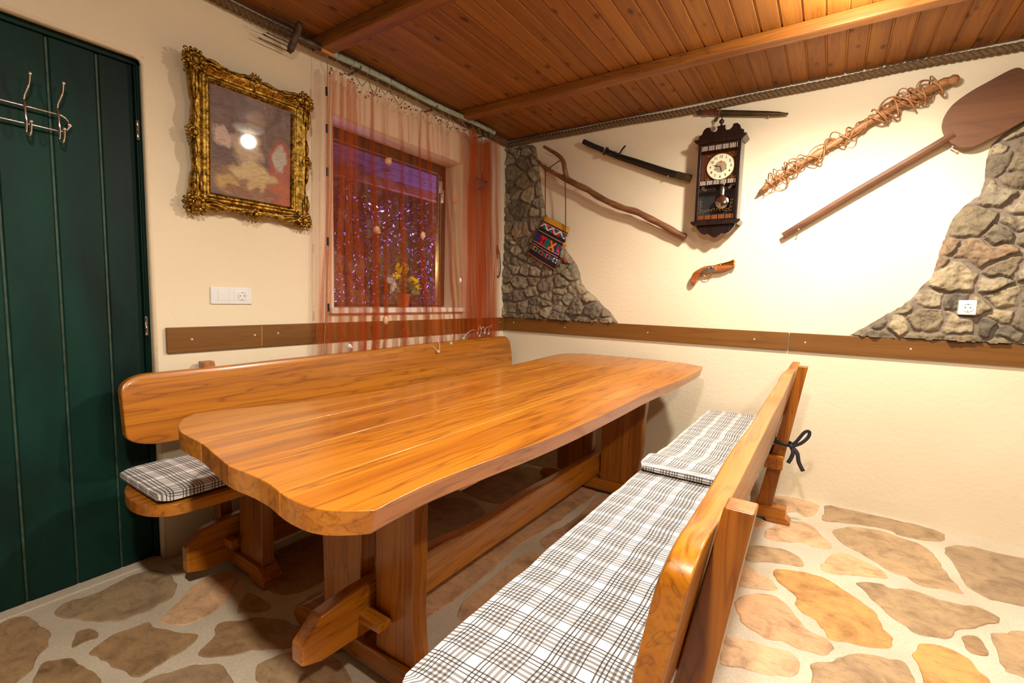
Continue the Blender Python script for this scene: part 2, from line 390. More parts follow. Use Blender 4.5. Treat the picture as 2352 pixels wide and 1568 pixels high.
# ---- floor with flagstones
mb=MB()
mb.add([(-.05,-7.5,0),(5.0,-7.5,0),(5.0,0,0),(-.05,0,0)],[(0,1,2,3)])
mb.add([(-.05,-7.5,-.1),(5.0,-7.5,-.1),(5.0,0,-.1),(-.05,0,-.1)],[(3,2,1,0)])
fl=mb.build('floor',M['mortar'],kind='structure')
PE=(.66,.42,.24);TA=(.46,.31,.17);BR=(.38,.24,.12);OG=(.60,.31,.10);GR=(.42,.29,.17);PK=(.66,.39,.21)
FS=[
(PE,[(2.18,-0.1),(2.26,-.03),(2.35,-.03),(2.42,-0.06),(2.41,-0.19),(2.37,-0.3),(2.31,-0.26),(2.23,-0.32)]),
(TA,[(2.46,-0.03),(2.58,-.02),(2.8,-.02),(2.92,-0.03),(2.99,-0.08),(2.95,-0.2),(2.8,-0.25),(2.74,-0.2),(2.57,-0.24),(2.44,-0.29),(2.45,-0.18)]),
(PE,[(2.24,-0.49),(2.28,-0.44),(2.35,-0.38),(2.4,-0.42),(2.44,-0.5),(2.49,-0.62),(2.42,-0.68),(2.37,-0.66),(2.23,-0.73),(2.19,-0.65)]),
(TA,[(2.14,-0.86),(2.23,-0.81),(2.31,-0.8),(2.36,-0.84),(2.37,-0.92),(2.29,-0.95),(2.23,-0.98),(2.15,-1.02)]),
(PK,[(2.44,-0.87),(2.49,-0.7),(2.54,-0.65),(2.59,-0.67),(2.65,-0.7),(2.69,-0.75),(2.68,-0.8),(2.6,-0.84),(2.5,-0.9),(2.45,-0.9)]),
(TA,[(2.57,-0.29),(2.69,-0.24),(2.8,-0.27),(2.88,-0.31),(2.91,-0.43),(2.92,-0.54),(2.94,-0.65),(2.95,-0.74),(2.89,-0.75),(2.81,-0.78),(2.77,-0.73),(2.71,-0.72),(2.66,-0.66),(2.59,-0.59),(2.53,-0.54),(2.49,-0.41)]),
(GR,[(2.96,-0.3),(3.0,-0.22),(3.08,-0.16),(3.13,-0.17),(3.38,-.2),(3.3,-0.62),(3.08,-0.72),(3.02,-0.71),(2.98,-0.65),(2.97,-0.52)]),
(OG,[(2.26,-1.04),(2.33,-0.98),(2.4,-0.96),(2.48,-0.97),(2.53,-1.02),(2.57,-1.06),(2.63,-1.13),(2.64,-1.19),(2.65,-1.24),(2.67,-1.28),(2.66,-1.33),(2.6,-1.38),(2.54,-1.4),(2.48,-1.42),(2.45,-1.37),(2.43,-1.33),(2.39,-1.3),(2.36,-1.26),(2.36,-1.2),(2.3,-1.13)]),
(TA,[(2.57,-0.92),(2.65,-0.87),(2.69,-0.88),(2.78,-0.84),(2.85,-0.86),(2.92,-0.85),(2.98,-0.83),(3.04,-0.88),(2.97,-0.97),(2.88,-1.07),(2.85,-1.14),(2.8,-1.17),(2.75,-1.19),(2.71,-1.16),(2.67,-1.11),(2.63,-1.04),(2.6,-0.97)]),
(PE,[(2.09,-1.1),(2.14,-1.08),(2.18,-1.07),(2.22,-1.11),(2.26,-1.12),(2.3,-1.19),(2.26,-1.22),(2.16,-1.27),(2.12,-1.28)]),
(PK,[(2.16,-1.37),(2.2,-1.29),(2.26,-1.25),(2.32,-1.27),(2.37,-1.35),(2.41,-1.41),(2.47,-1.43),(2.49,-1.47),(2.46,-1.53),(2.4,-1.54),(2.33,-1.54),(2.27,-1.55),(2.21,-1.52),(2.17,-1.45)]),
(PE,[(2.15,-1.64),(2.17,-1.63),(2.24,-1.6),(2.31,-1.59),(2.36,-1.58),(2.39,-1.6),(2.39,-1.66),(2.37,-1.71),(2.3,-1.74),(2.23,-1.76),(2.17,-1.78)]),
(TA,[(2.43,-1.6),(2.48,-1.55),(2.53,-1.47),(2.59,-1.43),(2.65,-1.41),(2.69,-1.4),(2.7,-1.45),(2.71,-1.49),(2.7,-1.58),(2.44,-1.77),(2.43,-1.67)]),
(OG,[(2.75,-1.25),(2.8,-1.22),(2.84,-1.22),(2.88,-1.25),(2.9,-1.3),(2.91,-1.36),(2.84,-1.48),(2.74,-1.55),(2.73,-1.43),(2.72,-1.34)]),
(BR,[(2.89,-1.1),(2.93,-1.07),(2.94,-1.12),(2.94,-1.18),(2.89,-1.2),(2.88,-1.16)]),
(TA,[(2.98,-1.02),(3.01,-0.99),(3.11,-0.93),(3.2,-1.2),(2.99,-1.25),(2.97,-1.22),(2.97,-1.12)]),
(GR,[(0.06,-2.86),(0.03,-2.74),(0.05,-2.66),(0.14,-2.64),(0.25,-2.65),(0.31,-2.68),(0.34,-2.74),(0.35,-2.77),(0.34,-2.84),(0.31,-2.89),(0.23,-2.93),(0.12,-2.98),(0.05,-2.96)]),
(PE,[(0.44,-2.77),(0.36,-2.67),(0.3,-2.59),(0.3,-2.51),(0.39,-2.48),(0.46,-2.53),(0.52,-2.59),(0.56,-2.66),(0.54,-2.74),(0.48,-2.77)]),
(BR,[(0.36,-3.0),(0.29,-2.97),(0.3,-2.94),(0.37,-2.93),(0.36,-2.97)]),
(BR,[(0.43,-2.97),(0.4,-2.9),(0.41,-2.85),(0.42,-2.8),(0.47,-2.8),(0.55,-2.77),(0.64,-2.73),(0.67,-2.79),(0.68,-2.84),(0.69,-2.89),(0.69,-2.92),(0.62,-2.94),(0.55,-2.95),(0.48,-2.97)]),
(BR,[(0.74,-2.77),(0.68,-2.70),(0.63,-2.66),(0.67,-2.61),(0.76,-2.53),(0.9,-2.5),(0.96,-2.55),(0.88,-2.64),(0.84,-2.69)]),
(GR,[(0.72,-2.92),(0.74,-2.86),(0.78,-2.79),(0.85,-2.75),(0.93,-2.75),(0.96,-2.78),(0.98,-2.84),(0.83,-2.94)]),
(TA,[(0.97,-2.71),(0.93,-2.65),(0.98,-2.57),(1.05,-2.52),(1.24,-2.55),(1.09,-2.70)]),
(BR,[(0.46,-3.11),(0.38,-3.07),(0.4,-3.03),(0.45,-3.01),(0.57,-2.99),(0.64,-2.99),(0.72,-3.02),(0.57,-3.13)]),
(BR,[(0.01,-3.11),(0.03,-3.05),(0.13,-3.03),(0.23,-3.02),(0.26,-3.03),(0.35,-3.08),(0.41,-3.13),(0.41,-3.17),(0.15,-3.16)]),
(GR,[(0.06,-2.60),(0.09,-2.59),(0.15,-2.57),(0.16,-2.59),(0.13,-2.61)]),
(BR,[(0.62,-2.59),(0.55,-2.54),(0.55,-2.5),(0.69,-2.5),(0.69,-2.54),(0.65,-2.57)]),
(PK,[(1.22,-2.2),(1.23,-1.87),(1.21,-1.54),(1.22,-1.45),(1.24,-1.28),(1.25,-1.03),(1.25,-0.7),(1.10,-0.68),(1.0,-1.02),(.99,-1.5),(1.02,-2.08),(1.15,-2.25)]),
(PE,[(1.28,-1.47),(1.27,-1.34),(1.29,-1.26),(1.3,-1.02),(1.29,-0.87),(1.29,-0.7),(1.42,-.6),(1.48,-0.82),(1.45,-1.27),(1.4,-1.49)]),
(PE,[(1.26,-1.92),(1.27,-1.6),(1.33,-1.55),(1.5,-1.62),(1.52,-1.93),(1.45,-2.1),(1.3,-2.12)]),
(BR,[(0.3,-2.40),(0.25,-2.05),(.4,-1.95),(.6,-2.0),(.7,-2.2),(.68,-2.42),(.5,-2.45)]),
(TA,[(.76,-2.42),(.76,-2.15),(.85,-1.98),(.95,-2.05),(.98,-2.3),(.92,-2.44)]),
(GR,[(.55,-1.9),(.5,-1.5),(.62,-1.3),(.85,-1.35),(.93,-1.6),(.9,-1.9),(.7,-1.95)]),
(TA,[(.5,-1.15),(.5,-.8),(.68,-.6),(.88,-.62),(.94,-.95),(.9,-1.2),(.7,-1.25)]),
(BR,[(.45,-.62),(.4,-.25),(.6,-.12),(.8,-.2),(.82,-.5),(.62,-.55)]),
]
mb=MB()
def inside(p,poly):
    c=False;n=len(poly);x,y=p
    for i in range(n):
        x1,y1=poly[i];x2,y2=poly[(i+1)%n]
        if (y1>y)!=(y2>y) and x<(x2-x1)*(y-y1)/(y2-y1)+x1: c=not c
    return c
existing=[p for _,p in FS]
def pdist(p,poly):
    b=9
    for i in range(len(poly)):
        ax,ay=poly[i];bx,by=poly[(i+1)%len(poly)];dx,dy=bx-ax,by-ay
        t=max(0,min(1,((p[0]-ax)*dx+(p[1]-ay)*dy)/(dx*dx+dy*dy+1e-12))); b=min(b,math.hypot(p[0]-ax-dx*t,p[1]-ay-dy*t))
    return b
rr=random.Random(3)
for k in range(900):
    cx,cy=rr.uniform(.05,3.85),rr.uniform(-5.2,-.06); R0=rr.uniform(.09,.23) if k<500 else rr.uniform(.05,.1)
    if not(-3.4<cy) and rr.random()<.0: continue
    st=rr.uniform(1,1.7);an=rr.uniform(0,PI);pts=[]
    for j in range(9):
        a=2*PI*j/9;r=R0*rr.uniform(.78,1.12);x=r*st*math.cos(a);y=r*math.sin(a)
        pts.append((cx+x*math.cos(an)-y*math.sin(an),cy+x*math.sin(an)+y*math.cos(an)))
    if any(not(.04<x<3.86 and -5.2<y<-.04) for x,y in pts): continue
    ok=True
    for e in existing:
        if min(a for a,b in e)>cx+.5 or max(a for a,b in e)<cx-.5 or min(b for a,b in e)>cy+.5 or max(b for a,b in e)<cy-.5: continue
        if inside((cx,cy),e) or any(inside(q,e) or pdist(q,e)<.022 for q in pts) or any(inside(q,pts) for q in e): ok=False;break
    if ok:
        existing.append(pts); FS.append((rr.choice([PE,TA,TA,BR,GR,PK]),pts))
for i,(c,poly) in enumerate(FS):
    P=crom(poly,5,True); q=[]
    for x,y in P:
        nx=noise.noise(Vector((x*22,y*22,i)));ny=noise.noise(Vector((x*22,y*22,i+50))); q.append((x+nx*.011,y+ny*.011))
    area=sum(q[k][0]*q[(k+1)%len(q)][1]-q[(k+1)%len(q)][0]*q[k][1] for k in range(len(q)))
    if area<0: q=q[::-1]
    cx=sum(a for a,b in q)/len(q);cy=sum(b for a,b in q)/len(q)
    n=len(q); vs=[(x,y,.0002) for x,y in q]+[(x+(cx-x)*.03,y+(cy-y)*.03,.0025+.0015*((i*37)%11)/11) for x,y in q]
    mb.cur=rr.random(); k=rr.uniform(.88,1.12); mb.c=tuple(t*k for t in c)
    mb.add(vs,[tuple(range(n,2*n))]+[(j,(j+1)%n,n+(j+1)%n,n+j) for j in range(n)])
o=mb.build('flagstones',M['flag'],fl,label='irregular tan and orange flagstones set in the floor',kind='stuff')
# ---- ceiling planks
mb=MB(); mg=MB(); x=-.02; k=0
while x<5.02:
    mb.cur=rr.random(); x1=x+.082
    P=[(x,CZ+.03),(x,CZ+.006),(x+.003,CZ),(x1-.003,CZ),(x1,CZ+.006),(x1,CZ+.03)]
    mb.prism(P,'y',-7.5,.02)
    x+=.0885
ceil=mb.build('ceiling',M['ceiling_wood'],kind='structure')
mg.box(-.05,5.05,-7.5,.05,CZ+.008,CZ+.035)
mg.build('plank_groove_backing',M['ceiling_groove'],ceil)
# ---- walls
T=.24
WY0,WY1,WZ0,WZ1=-1.722,-.585,1.105,2.215
DY0,DY1,DZ=-3.60,-2.603,2.145
def wallpiece(mb,ys,zs,holes,x0,x1):
    for a,b in zip(ys,ys[1:]):
        for c,d in zip(zs,zs[1:]):
            if any(h[0]<=a+1e-4 and b-1e-4<=h[1] and h[2]<=c+1e-4 and d-1e-4<=h[3] for h in holes): continue
            mb.box(x0,x1,a,b,c,d)
mb=MB(); wallpiece(mb,[-7.5,DY0,DY1,WY0,WY1,0],[-.1,0,WZ0,DZ,WZ1,CZ+.03],[(WY0,WY1,WZ0,WZ1),(WY0,WY1,DZ,WZ1),(DY0,DY1,0,DZ)],-T,0)
mb.build('wall_left',M['wall'],kind='structure')
mb=MB(); mb.box(-T,5.2,0,.2,-.1,CZ+.03); mb.build('wall_back',M['wall'],kind='structure')
mb=MB(); mb.box(5.0,5.2,-7.5,0,-.1,CZ+.03); mb.build('wall_right',M['panel'],kind='structure')
mb=MB(); mb.box(-T,5.2,-7.7,-7.5,-.1,CZ+.03); mb.build('wall_front',M['panel'],kind='structure')
# rounded plaster lip round the door
mb=MB(); mb.tube([(-.01,DY1+.004,0),(-.01,DY1+.004,DZ-.03),(-.01,DY1-.006,DZ-.008),(-.01,DY1-.03,DZ+.002),(-.01,-3.6,DZ+.002)],.012,8)
mb.build('trim_1',M['wall'],smooth=True,kind='structure')
# threshold
mb=MB(); mb.box(-T,.0,DY0,DY1,-.02,.006); mb.build('trim_2',M['mortar'],kind='structure',bevel=.004)
# ---- beams
for nm,y0,y1,z0 in (('trim_3',-.725,-.655,2.487),('trim_4',-1.865,-1.79,2.472)):
    mb=MB(); mb.cur=.4 if nm=='trim_3' else .1
    N=40; P=[]
    for i in range(N+1):
        xx=.03+(3.87)*i/N; P.append((xx,z0+.004*noise.noise(Vector((xx*2,y0,0)))))
    poly=P+[(3.9,CZ),(.03,CZ)]
    mb.prism(poly,'y',y0,y1); mb.build(nm,M['beam'],kind='structure',bevel=.006)
mb=MB(); mb.box(.03,3.9,-3.02,-2.95,2.475,CZ); mb.box(.03,3.9,-4.2,-4.13,2.475,CZ); mb.build('trim_5',M['beam'],kind='structure',bevel=.006)
# ---- rail boards with screws
def rail(nm,pts,mat,screws,axis):
    mb=MB(); mb.cur=random.random()
    mb.box(*pts); o=mb.build(nm,mat,kind='structure',bevel=.002)
    for s in screws:
        q=MB()
        if axis=='x': q.lathe([(.0,.0025),(.004,.002),(.0055,0)],(pts[1],s[0],s[1]),(-1,0,0),10); 
        else: q.lathe([(.0,.0025),(.004,.002),(.0055,0)],(s[0],pts[2],s[1]),(0,1,0),10)
        for i in range(len(q.v)): pass
        q.v=[(2*pts[1]-v[0],v[1],v[2]) for v in q.v] if axis=='x' else [(v[0],2*pts[2]-v[1],v[2]) for v in q.v]
        q.build('screw',M['screw'],o)
rail('trim_6',(.0,.018,-2.566,-2.155,.930,1.040),M['rail'],[(-2.47,.985),(-2.19,.99)],'x')
mb=MB(); mb.box(.001,.0165,-2.1548,-2.1512,.935,1.036); mb.build('trim_11',M['orangewood'],kind='structure')
rail('trim_7',(.0,.018,-2.151,-.0,.930,1.040),M['rail'],[(-2.07,.995),(-1.2,.985),(-.08,1.0)],'x')
rail('trim_8',(.018,2.19,-.018,0,.930,1.040),M['railx'],[(.12,1.0),(.62,.985),(2.0,.985),(1.3,.985)],'y')
rail('trim_9',(2.194,3.9,-.018,0,.930,1.040),M['railx'],[(2.28,.985),(2.78,.985)],'y')
# ---- ropes along the wall tops
def rope(name,a,b,label,R=.0115,r=.011,pitch=.085):
    a=Vector(a);b=Vector(b);L=(b-a).length;d=(b-a)/L
    h=Vector((0,0,1)); h=(h-d*h.dot(d)).normalized();k=d.cross(h); mb=MB()
    n=int(L/.0085)
    for s in range(3):
        P=[]
        for i in range(n+1):
            t=L*i/n; an=2*PI*(t/pitch+s/3); sag=.004*math.sin(t*3.1+s*0)+.003*math.sin(t*7.7)
            P.append(a+d*t+h*(R*math.cos(an)+sag)+k*(R*math.sin(an)))
        mb.tube(P,r,7)
    o=mb.build(name,M['rope'],smooth=True); return tag(o,label,'rope')
rope('rope',(.028,-3.7,2.505),(.028,-.06,2.505),'thick twisted hemp rope fixed along the top of the window wall')
rope('rope',(.03,-.028,2.505),(3.8,-.028,2.505),'thick twisted hemp rope running under the ceiling above the clock wall')
# ---- window
rev=-.175
mb=MB(); mb.box(-.2,.035,WY0-.035,WY1+.012,WZ0-.012,WZ0+.022)
sill=mb.build('trim_10',M['sill'],kind='structure',bevel=.005)
mb=MB(); mb.box(rev-.055,rev,WY0,WY1,WZ1-.075,WZ1); mb.box(rev-.055,rev,WY0,WY1,WZ0+.022,WZ0+.04)
mb.box(rev-.055,rev,WY0,WY0+.05,WZ0+.04,WZ1-.075); mb.box(rev-.055,rev,WY1-.05,WY1,WZ0+.04,WZ1-.075)
win=mb.build('window_1',M['darkframe'],kind='structure',bevel=.003)
mb=MB(); mb.box(rev-.03,rev-.026,WY0+.05,WY1-.05,WZ0+.04,WZ1-.075); mb.build('pane',M['glass'],win)
mb=MB(); mb.box(rev,rev+.006,WY0+.02,WY1-.1,WZ1-.078,WZ1-.072); mb.build('edge_reflection_strip',M['chrome'],win)  # thin strip added for the bright reflection line under the top frame
mb=MB()
for yy in (WY1-.062,WY1-.085): mb.box(rev-.02,rev+.004,yy,yy+.008,WZ0+.04,WZ1-.08)
mb.build('hinge_track',M['steel'],win)
mb=MB(); mb.box(rev,rev+.018,WY1-.075,WY1-.055,2.0,2.09); mb.box(rev,rev+.018,WY1-.052,WY1-.035,1.93,2.03); mb.build('hinge',M['chrome'],win,bevel=.002)
# ---- door
DX=-.055
door=MB()
ys=[-3.58,-3.43,-3.30,-3.165,-3.028,-2.882,-2.739,-2.621]
for a,b in zip(ys,ys[1:]):
    door.cur=rr.random(); door.prism([(DX-.045,a+.001),(DX-.006,a+.001),(DX,a+.008),(DX,b-.008),(DX-.006,b-.001),(DX-.045,b-.001)],'z',.012,2.115)
d1=door.build('door_1',M['green'],kind='structure')
mb=MB()
for y in ys[1:-1]: mb.box(DX-.016,DX-.0035,y-.0032,y+.0032,.014,2.113)
mb.build('board_groove',M['groove_line'],d1)
mb=MB(); mb.box(DX-.05,DX+.012,-2.616,-2.603,.0,2.14); mb.box(DX-.05,DX+.004,-2.621,-2.612,.0,2.125); mb.box(DX-.05,DX+.012,-3.6,-2.603,2.118,2.14)
mb.build('door_frame',M['green'],d1,bevel=.003)
for z in (1.86,1.047):
    mb=MB(); mb.lathe([(.0055,-.04),(.0062,-.038),(.0062,-.002),(.005,0),(.0062,.002),(.0062,.038),(.0055,.04)],(DX+.012,-2.619,z),(0,0,1),12)
    mb.build('hinge',M['chrome'],d1,smooth=True,angle=.6)
# ---- exposed stonework panels
def stonework(name,poly,label,seed,size,res=.0055,ymax=.05,extra=None,pinks=()):
    R=random.Random(seed)
    free=poly[4:] if poly[0][0]<1 else poly[:-2]
    xs=[p[0] for p in poly];zs=[p[1] for p in poly];x0,x1,z0,z1=min(xs),max(xs),min(zs),max(zs)
    seeds=[]
    for _ in range(4000):
        p=(R.uniform(x0-.05,x1+.05),R.uniform(z0-.05,z1+.05)); s=R.choice([.5,.8,1.0,1.25,1.45])
        if all(math.hypot((p[0]-q[0]),(p[1]-q[1])*1.25)>size*(s+q[2])*.5 for q in seeds): seeds.append((p[0],p[1],s))
    pal=[(.21,.165,.10),(.165,.13,.085),(.25,.205,.135),(.19,.145,.085),(.135,.11,.075),(.30,.24,.155)]
    cols=[]
    for s in seeds:
        c=R.choice(pal)
        for px,pz,pc in pinks:
            if math.hypot(s[0]-px,s[1]-pz)<size*.55: c=pc
        cols.append(c)
    hs=[R.uniform(.012,.03) for _ in seeds]
    tx=[R.uniform(-.12,.12) for _ in seeds]; tz=[R.uniform(-.15,.08) for _ in seeds]
    S=np.array([(a,b) for a,b,_ in seeds]); W=np.array([c for _,_,c in seeds])
    nx=int((x1-x0)/res)+1; nz=int((z1-z0)/res)+1
    idx=-np.ones((nx,nz),int); vs=[];mask=[];tint=[]
    for i in range(nx):
        for j in range(nz):
            x=x0+i*res; z=z0+j*res
            v=Vector((x*11,z*11,seed)); v2=v*3.1; wx=x+.026*noise.noise(v)+.008*noise.noise(v2); wz=z+.026*noise.noise(v+Vector((9,4,2)))+.008*noise.noise(v2+Vector((5,1,7)))
            jx=x+.004*noise.noise(Vector((x*40,z*40,seed+1))); jz=z+.004*noise.noise(Vector((x*40,z*40,seed+2)))
            ed=pdist((jx,jz),free+free[::-1][1:-1]); ins=inside((jx,jz),poly)
            if not ins and ed>.012: continue
            if not ins: ed=-ed
            d=np.hypot(S[:,0]-wx,(S[:,1]-wz)*1.2)/(.6+.4*W); o=np.argpartition(d,1)[:2]
            a,b=(o[0],o[1]) if d[o[0]]<d[o[1]] else (o[1],o[0])
            e=(d[b]-d[a])
            m=max(0,min(1,(e-.008-.010*hs[a]/.03)/.012)); m=m*m*(3-2*m)
            n1=noise.noise(Vector((x*30,z*30,seed+3)));n2=noise.noise(Vector((x*75,z*75,seed+7)))
            n3=noise.noise(Vector((x*13,z*13,seed+9))); h=.013+m*(hs[a]+tx[a]*(x-S[a,0])+tz[a]*(z-S[a,1])+.010*n3+.009*n1+.004*n2)+.002*n1
            h=min(h,ed*1.1+.002) if ed>0 else max(-.0025,.002+ed*.9)
            idx[i,j]=len(vs); vs.append((x,-h,z)); mask.append(m); tint.append(cols[a])
    fs=[]
    for i in range(nx-1):
        for j in range(nz-1):
            q=(idx[i,j],idx[i+1,j],idx[i+1,j+1],idx[i,j+1])
            if min(q)>=0: fs.append(q)
    # back face slab so the panel is solid
    me=bpy.data.meshes.new(name); me.from_pydata(vs,[],fs)
    at=me.attributes.new('mask','FLOAT','POINT'); at.data.foreach_set('value',mask)
    at=me.attributes.new('tintv','FLOAT_COLOR','POINT'); at.data.foreach_set('color',[c for t in tint for c in (*t,1)])
    me.polygons.foreach_set('use_smooth',[True]*len(me.polygons)); me.materials.append(M['rock'])
    o=bpy.data.objects.new(name,me); COL.objects.link(o)
    return tag(o,label,'stonework')
PKS=(.25,.165,.095);CRM=(.33,.26,.155)
stonework('stonework',[(.004,1.041),(.004,2.478),(.05,2.48),(.16,2.48),(.25,2.478),(.285,2.448),(.315,2.304),(.335,2.18),(.355,2.089),(.40,1.91),(.44,1.82),(.52,1.70),(.60,1.60),(.646,1.55),(.70,1.48),(.73,1.41),(.745,1.343),(.80,1.28),(.878,1.23),(.93,1.17),(1.0,1.12),(1.034,1.075),(1.06,1.041)],
  'narrow patch of grey exposed stones tapering up the room corner beside the woven bag',11,.135,pinks=[(.27,1.38,PKS),(.20,2.05,CRM),(.12,1.78,PKS),(.78,1.2,CRM)])
stonework('stonework',[(2.50,1.041),(2.56,1.085),(2.648,1.16),(2.731,1.222),(2.774,1.278),(2.80,1.33),(2.839,1.38),(2.851,1.444),(2.868,1.559),(2.9,1.69),(2.937,1.75),(2.992,1.799),(3.006,1.863),(3.003,1.972),(3.015,2.05),(3.06,2.10),(3.121,2.15),(3.3,2.22),(3.6,2.3),(3.85,2.36),(3.85,1.041)],
  'large patch of exposed stones rising behind the white socket at the right',23,.135,pinks=[(2.86,1.55,PKS),(3.06,1.5,PKS),(3.08,1.24,CRM),(2.95,1.4,CRM),(2.75,1.1,CRM)])
# ================================================================ OUTSIDE THE WINDOW
mb=MB(); mb.box(-5.5,-T,-4.5,4.5,-.1,-.02); mb.build('ground_outside',M['mortar'],kind='structure')
mb=MB(); 
for i in range(6): mb.cur=rr.random(); mb.box(-T-.02-.19*(i+1)+.01,-T-.02-.19*i,-3.2,1.6,2.36,2.39)
M['soffit']=plain('soffit_wood',(.07,.045,.035),.7)
sof=tag(mb.build('porch_soffit',M['soffit']),'brown wooden porch soffit seen through the top of the window','porch roof')
mb=MB(); mb.box(-1.42,-1.36,-3.2,1.6,2.27,2.36); mb.build('porch_beam',M['beam'],sof,bevel=.004)
def leafcloud(name,label,n,box_,mat,size,seed,clump=26,kind='stuff'):
    R=random.Random(seed); mb=MB(); cl=[]
    for _ in range(clump): cl.append((R.uniform(*box_[0]),R.uniform(*box_[1]),R.uniform(*box_[2])))
    for i in range(n):
        c=R.choice(cl); p=Vector((c[0]+R.gauss(0,.14),c[1]+R.gauss(0,.22),c[2]+R.gauss(0,.2)))
        d=Vector((R.gauss(0,1),R.gauss(0,1),R.gauss(0,1)-.5)).normalized(); s=d.orthogonal().normalized(); L=size*R.uniform(.6,1.3); W=L*.3
        nrm=d.cross(s)
        mb.cur=R.random(); mb.add([p,p+d*L*.5+s*W+nrm*L*.08,p+d*L,p+d*L*.5-s*W+nrm*L*.08],[(0,1,2,3)])
    return tag(mb.build(name,mat),label,'shrub',kind=kind)
M['hedge1']=plain('hedge_leaf',(.10,.12,.03),.35,var=.5,scale=8)
M['hedge2']=plain('hedge_leaf_dark',(.07,.07,.06),.22,var=.4,scale=8)
leafcloud('hedge','dark leafy hedge lit in violet outside the window',24000,((-2.4,-1.7),(-1.2,2.6),(.3,2.15)),M['hedge2'],.05,5,130)
leafcloud('climbing_shrub','olive green shrub growing close outside the window behind the flower pot',3000,((-1.5,-1.1),(-.2,.8),(.4,1.9)),M['hedge1'],.05,9,12)
mb=MB(); R=random.Random(31)  # emissive strokes stand in for violet highlights on the leaves
for i in range(900):
    y=R.uniform(-1.6,2.2); z=.7+abs(R.gauss(0,.65)); x=R.uniform(-1.7,-1.25)
    if z>2.2 or (y>.55 and R.random()<.55): continue
    a=R.uniform(0,PI); L_=R.uniform(.003,.014); d=Vector((0,math.cos(a),math.sin(a)))*L_; p=Vector((x,y,z)); mb.tube([p-d,p-d*.3+Vector((0,.002,.002)),p+d],[.0012,R.uniform(.0018,.0035),.001],5)
tag(mb.build('painted_leaf_highlights',M['leafglint']),'glowing strokes imitating violet leaf highlights on the hedge outside the window','leaf highlights',kind='stuff')
# ================================================================ TABLE
TZ=.805
tt=thing('dining_table','long orange-brown oak trestle table with a wavy-edged plank top','table',(1.23,-1.5,0))
near=[(.70,-2.74),(.735,-2.785),(.80,-2.825),(.88,-2.853),(.96,-2.862),(1.043,-2.866),(1.13,-2.880),(1.20,-2.892),(1.275,-2.903),(1.365,-2.900),(1.44,-2.903),(1.505,-2.914),(1.56,-2.918),(1.61,-2.914),(1.65,-2.900),(1.69,-2.872),(1.713,-2.85)]
far=[(.745,-.34),(.775,-.24),(.86,-.165),(1.0,-.14),(1.2,-.125),(1.4,-.125),(1.52,-.14),(1.62,-.175),(1.69,-.22),(1.745,-.25)]
left=[(.70,-2.74),(.715,-2.66),(.77,-2.5),(.825,-2.25),(.84,-2.03),(.835,-1.7),(.82,-1.3),(.80,-.9),(.765,-.6),(.745,-.34)]
right=[(1.713,-2.85),(1.706,-2.78),(1.703,-2.68),(1.715,-2.53),(1.737,-2.3),(1.750,-2.05),(1.752,-1.72),(1.750,-1.32),(1.762,-.96),(1.766,-.6),(1.76,-.36),(1.745,-.25)]
NR=crom(near,5);FR=crom(far,5);LF=crom(left,6);RT=crom(right,6)
def ypoly(tab,x):
    for (a,b),(c,d) in zip(tab,tab[1:]):
        if a<=x<=c: return b+(d-b)*(x-a)/(c-a+1e-9)
    return tab[-1][1]
seams=[(1.043,1.005),(1.27,1.245),(1.500,1.487)] # x at near, x at far
G=.0011
mb=MB()
bl=[None]+seams+[None]
for i in range(4):
    a,b=bl[i],bl[i+1]; mb.cur=[.15,.62,.35,.85][i]
    xn0=(a[0]+G) if a else .70; xn1=(b[0]-G) if b else 1.713
    xf0=(a[1]+G) if a else .745; xf1=(b[1]-G) if b else 1.745
    n_=[(xn0,ypoly(NR,xn0))]+[p for p in NR if xn0<p[0]<xn1]+[(xn1,ypoly(NR,xn1))]
    f_=[(xf0,ypoly(FR,xf0))]+[p for p in FR if xf0<p[0]<xf1]+[(xf1,ypoly(FR,xf1))]
    poly=list(n_)
    if not b: poly+=RT[1:-1]
    poly+=f_[::-1]
    if not a: poly+=LF[1:-1][::-1]
    # drop near-duplicate points
    q=[poly[0]]
    for p in poly[1:]:
        if math.hypot(p[0]-q[-1][0],p[1]-q[-1][1])>.0015: q.append(p)
    if math.hypot(q[0][0]-q[-1][0],q[0][1]-q[-1][1])<.0015: q.pop()
    cx,cy=1.23,-1.5
    low=[(x+((x-cx)*.0 + (-.014*max(0,min(1,(x-1.60)/.11)) if not b else 0)),y) for x,y in q]
    mb.prism(low,'z',TZ-.052,TZ,q)
mb.build('table_top',M['table_top'],tt,bevel=.0022,seg=2)
def slab(mb,x0,x1,y0,y1,z0,z1,wl,wr,ph):
    L=[];N=14
    for i in range(N+1):
        z=z0+(z1-z0)*i/N; L.append((x0+wl*math.sin(z*8+ph),z))
    Rr=[(x1+wr*math.sin(z*9+ph+1)+wr*.6*math.sin(z*19+ph),z) for _,z in L]
    mb.prism(L+Rr[::-1],'y',y0,y1)
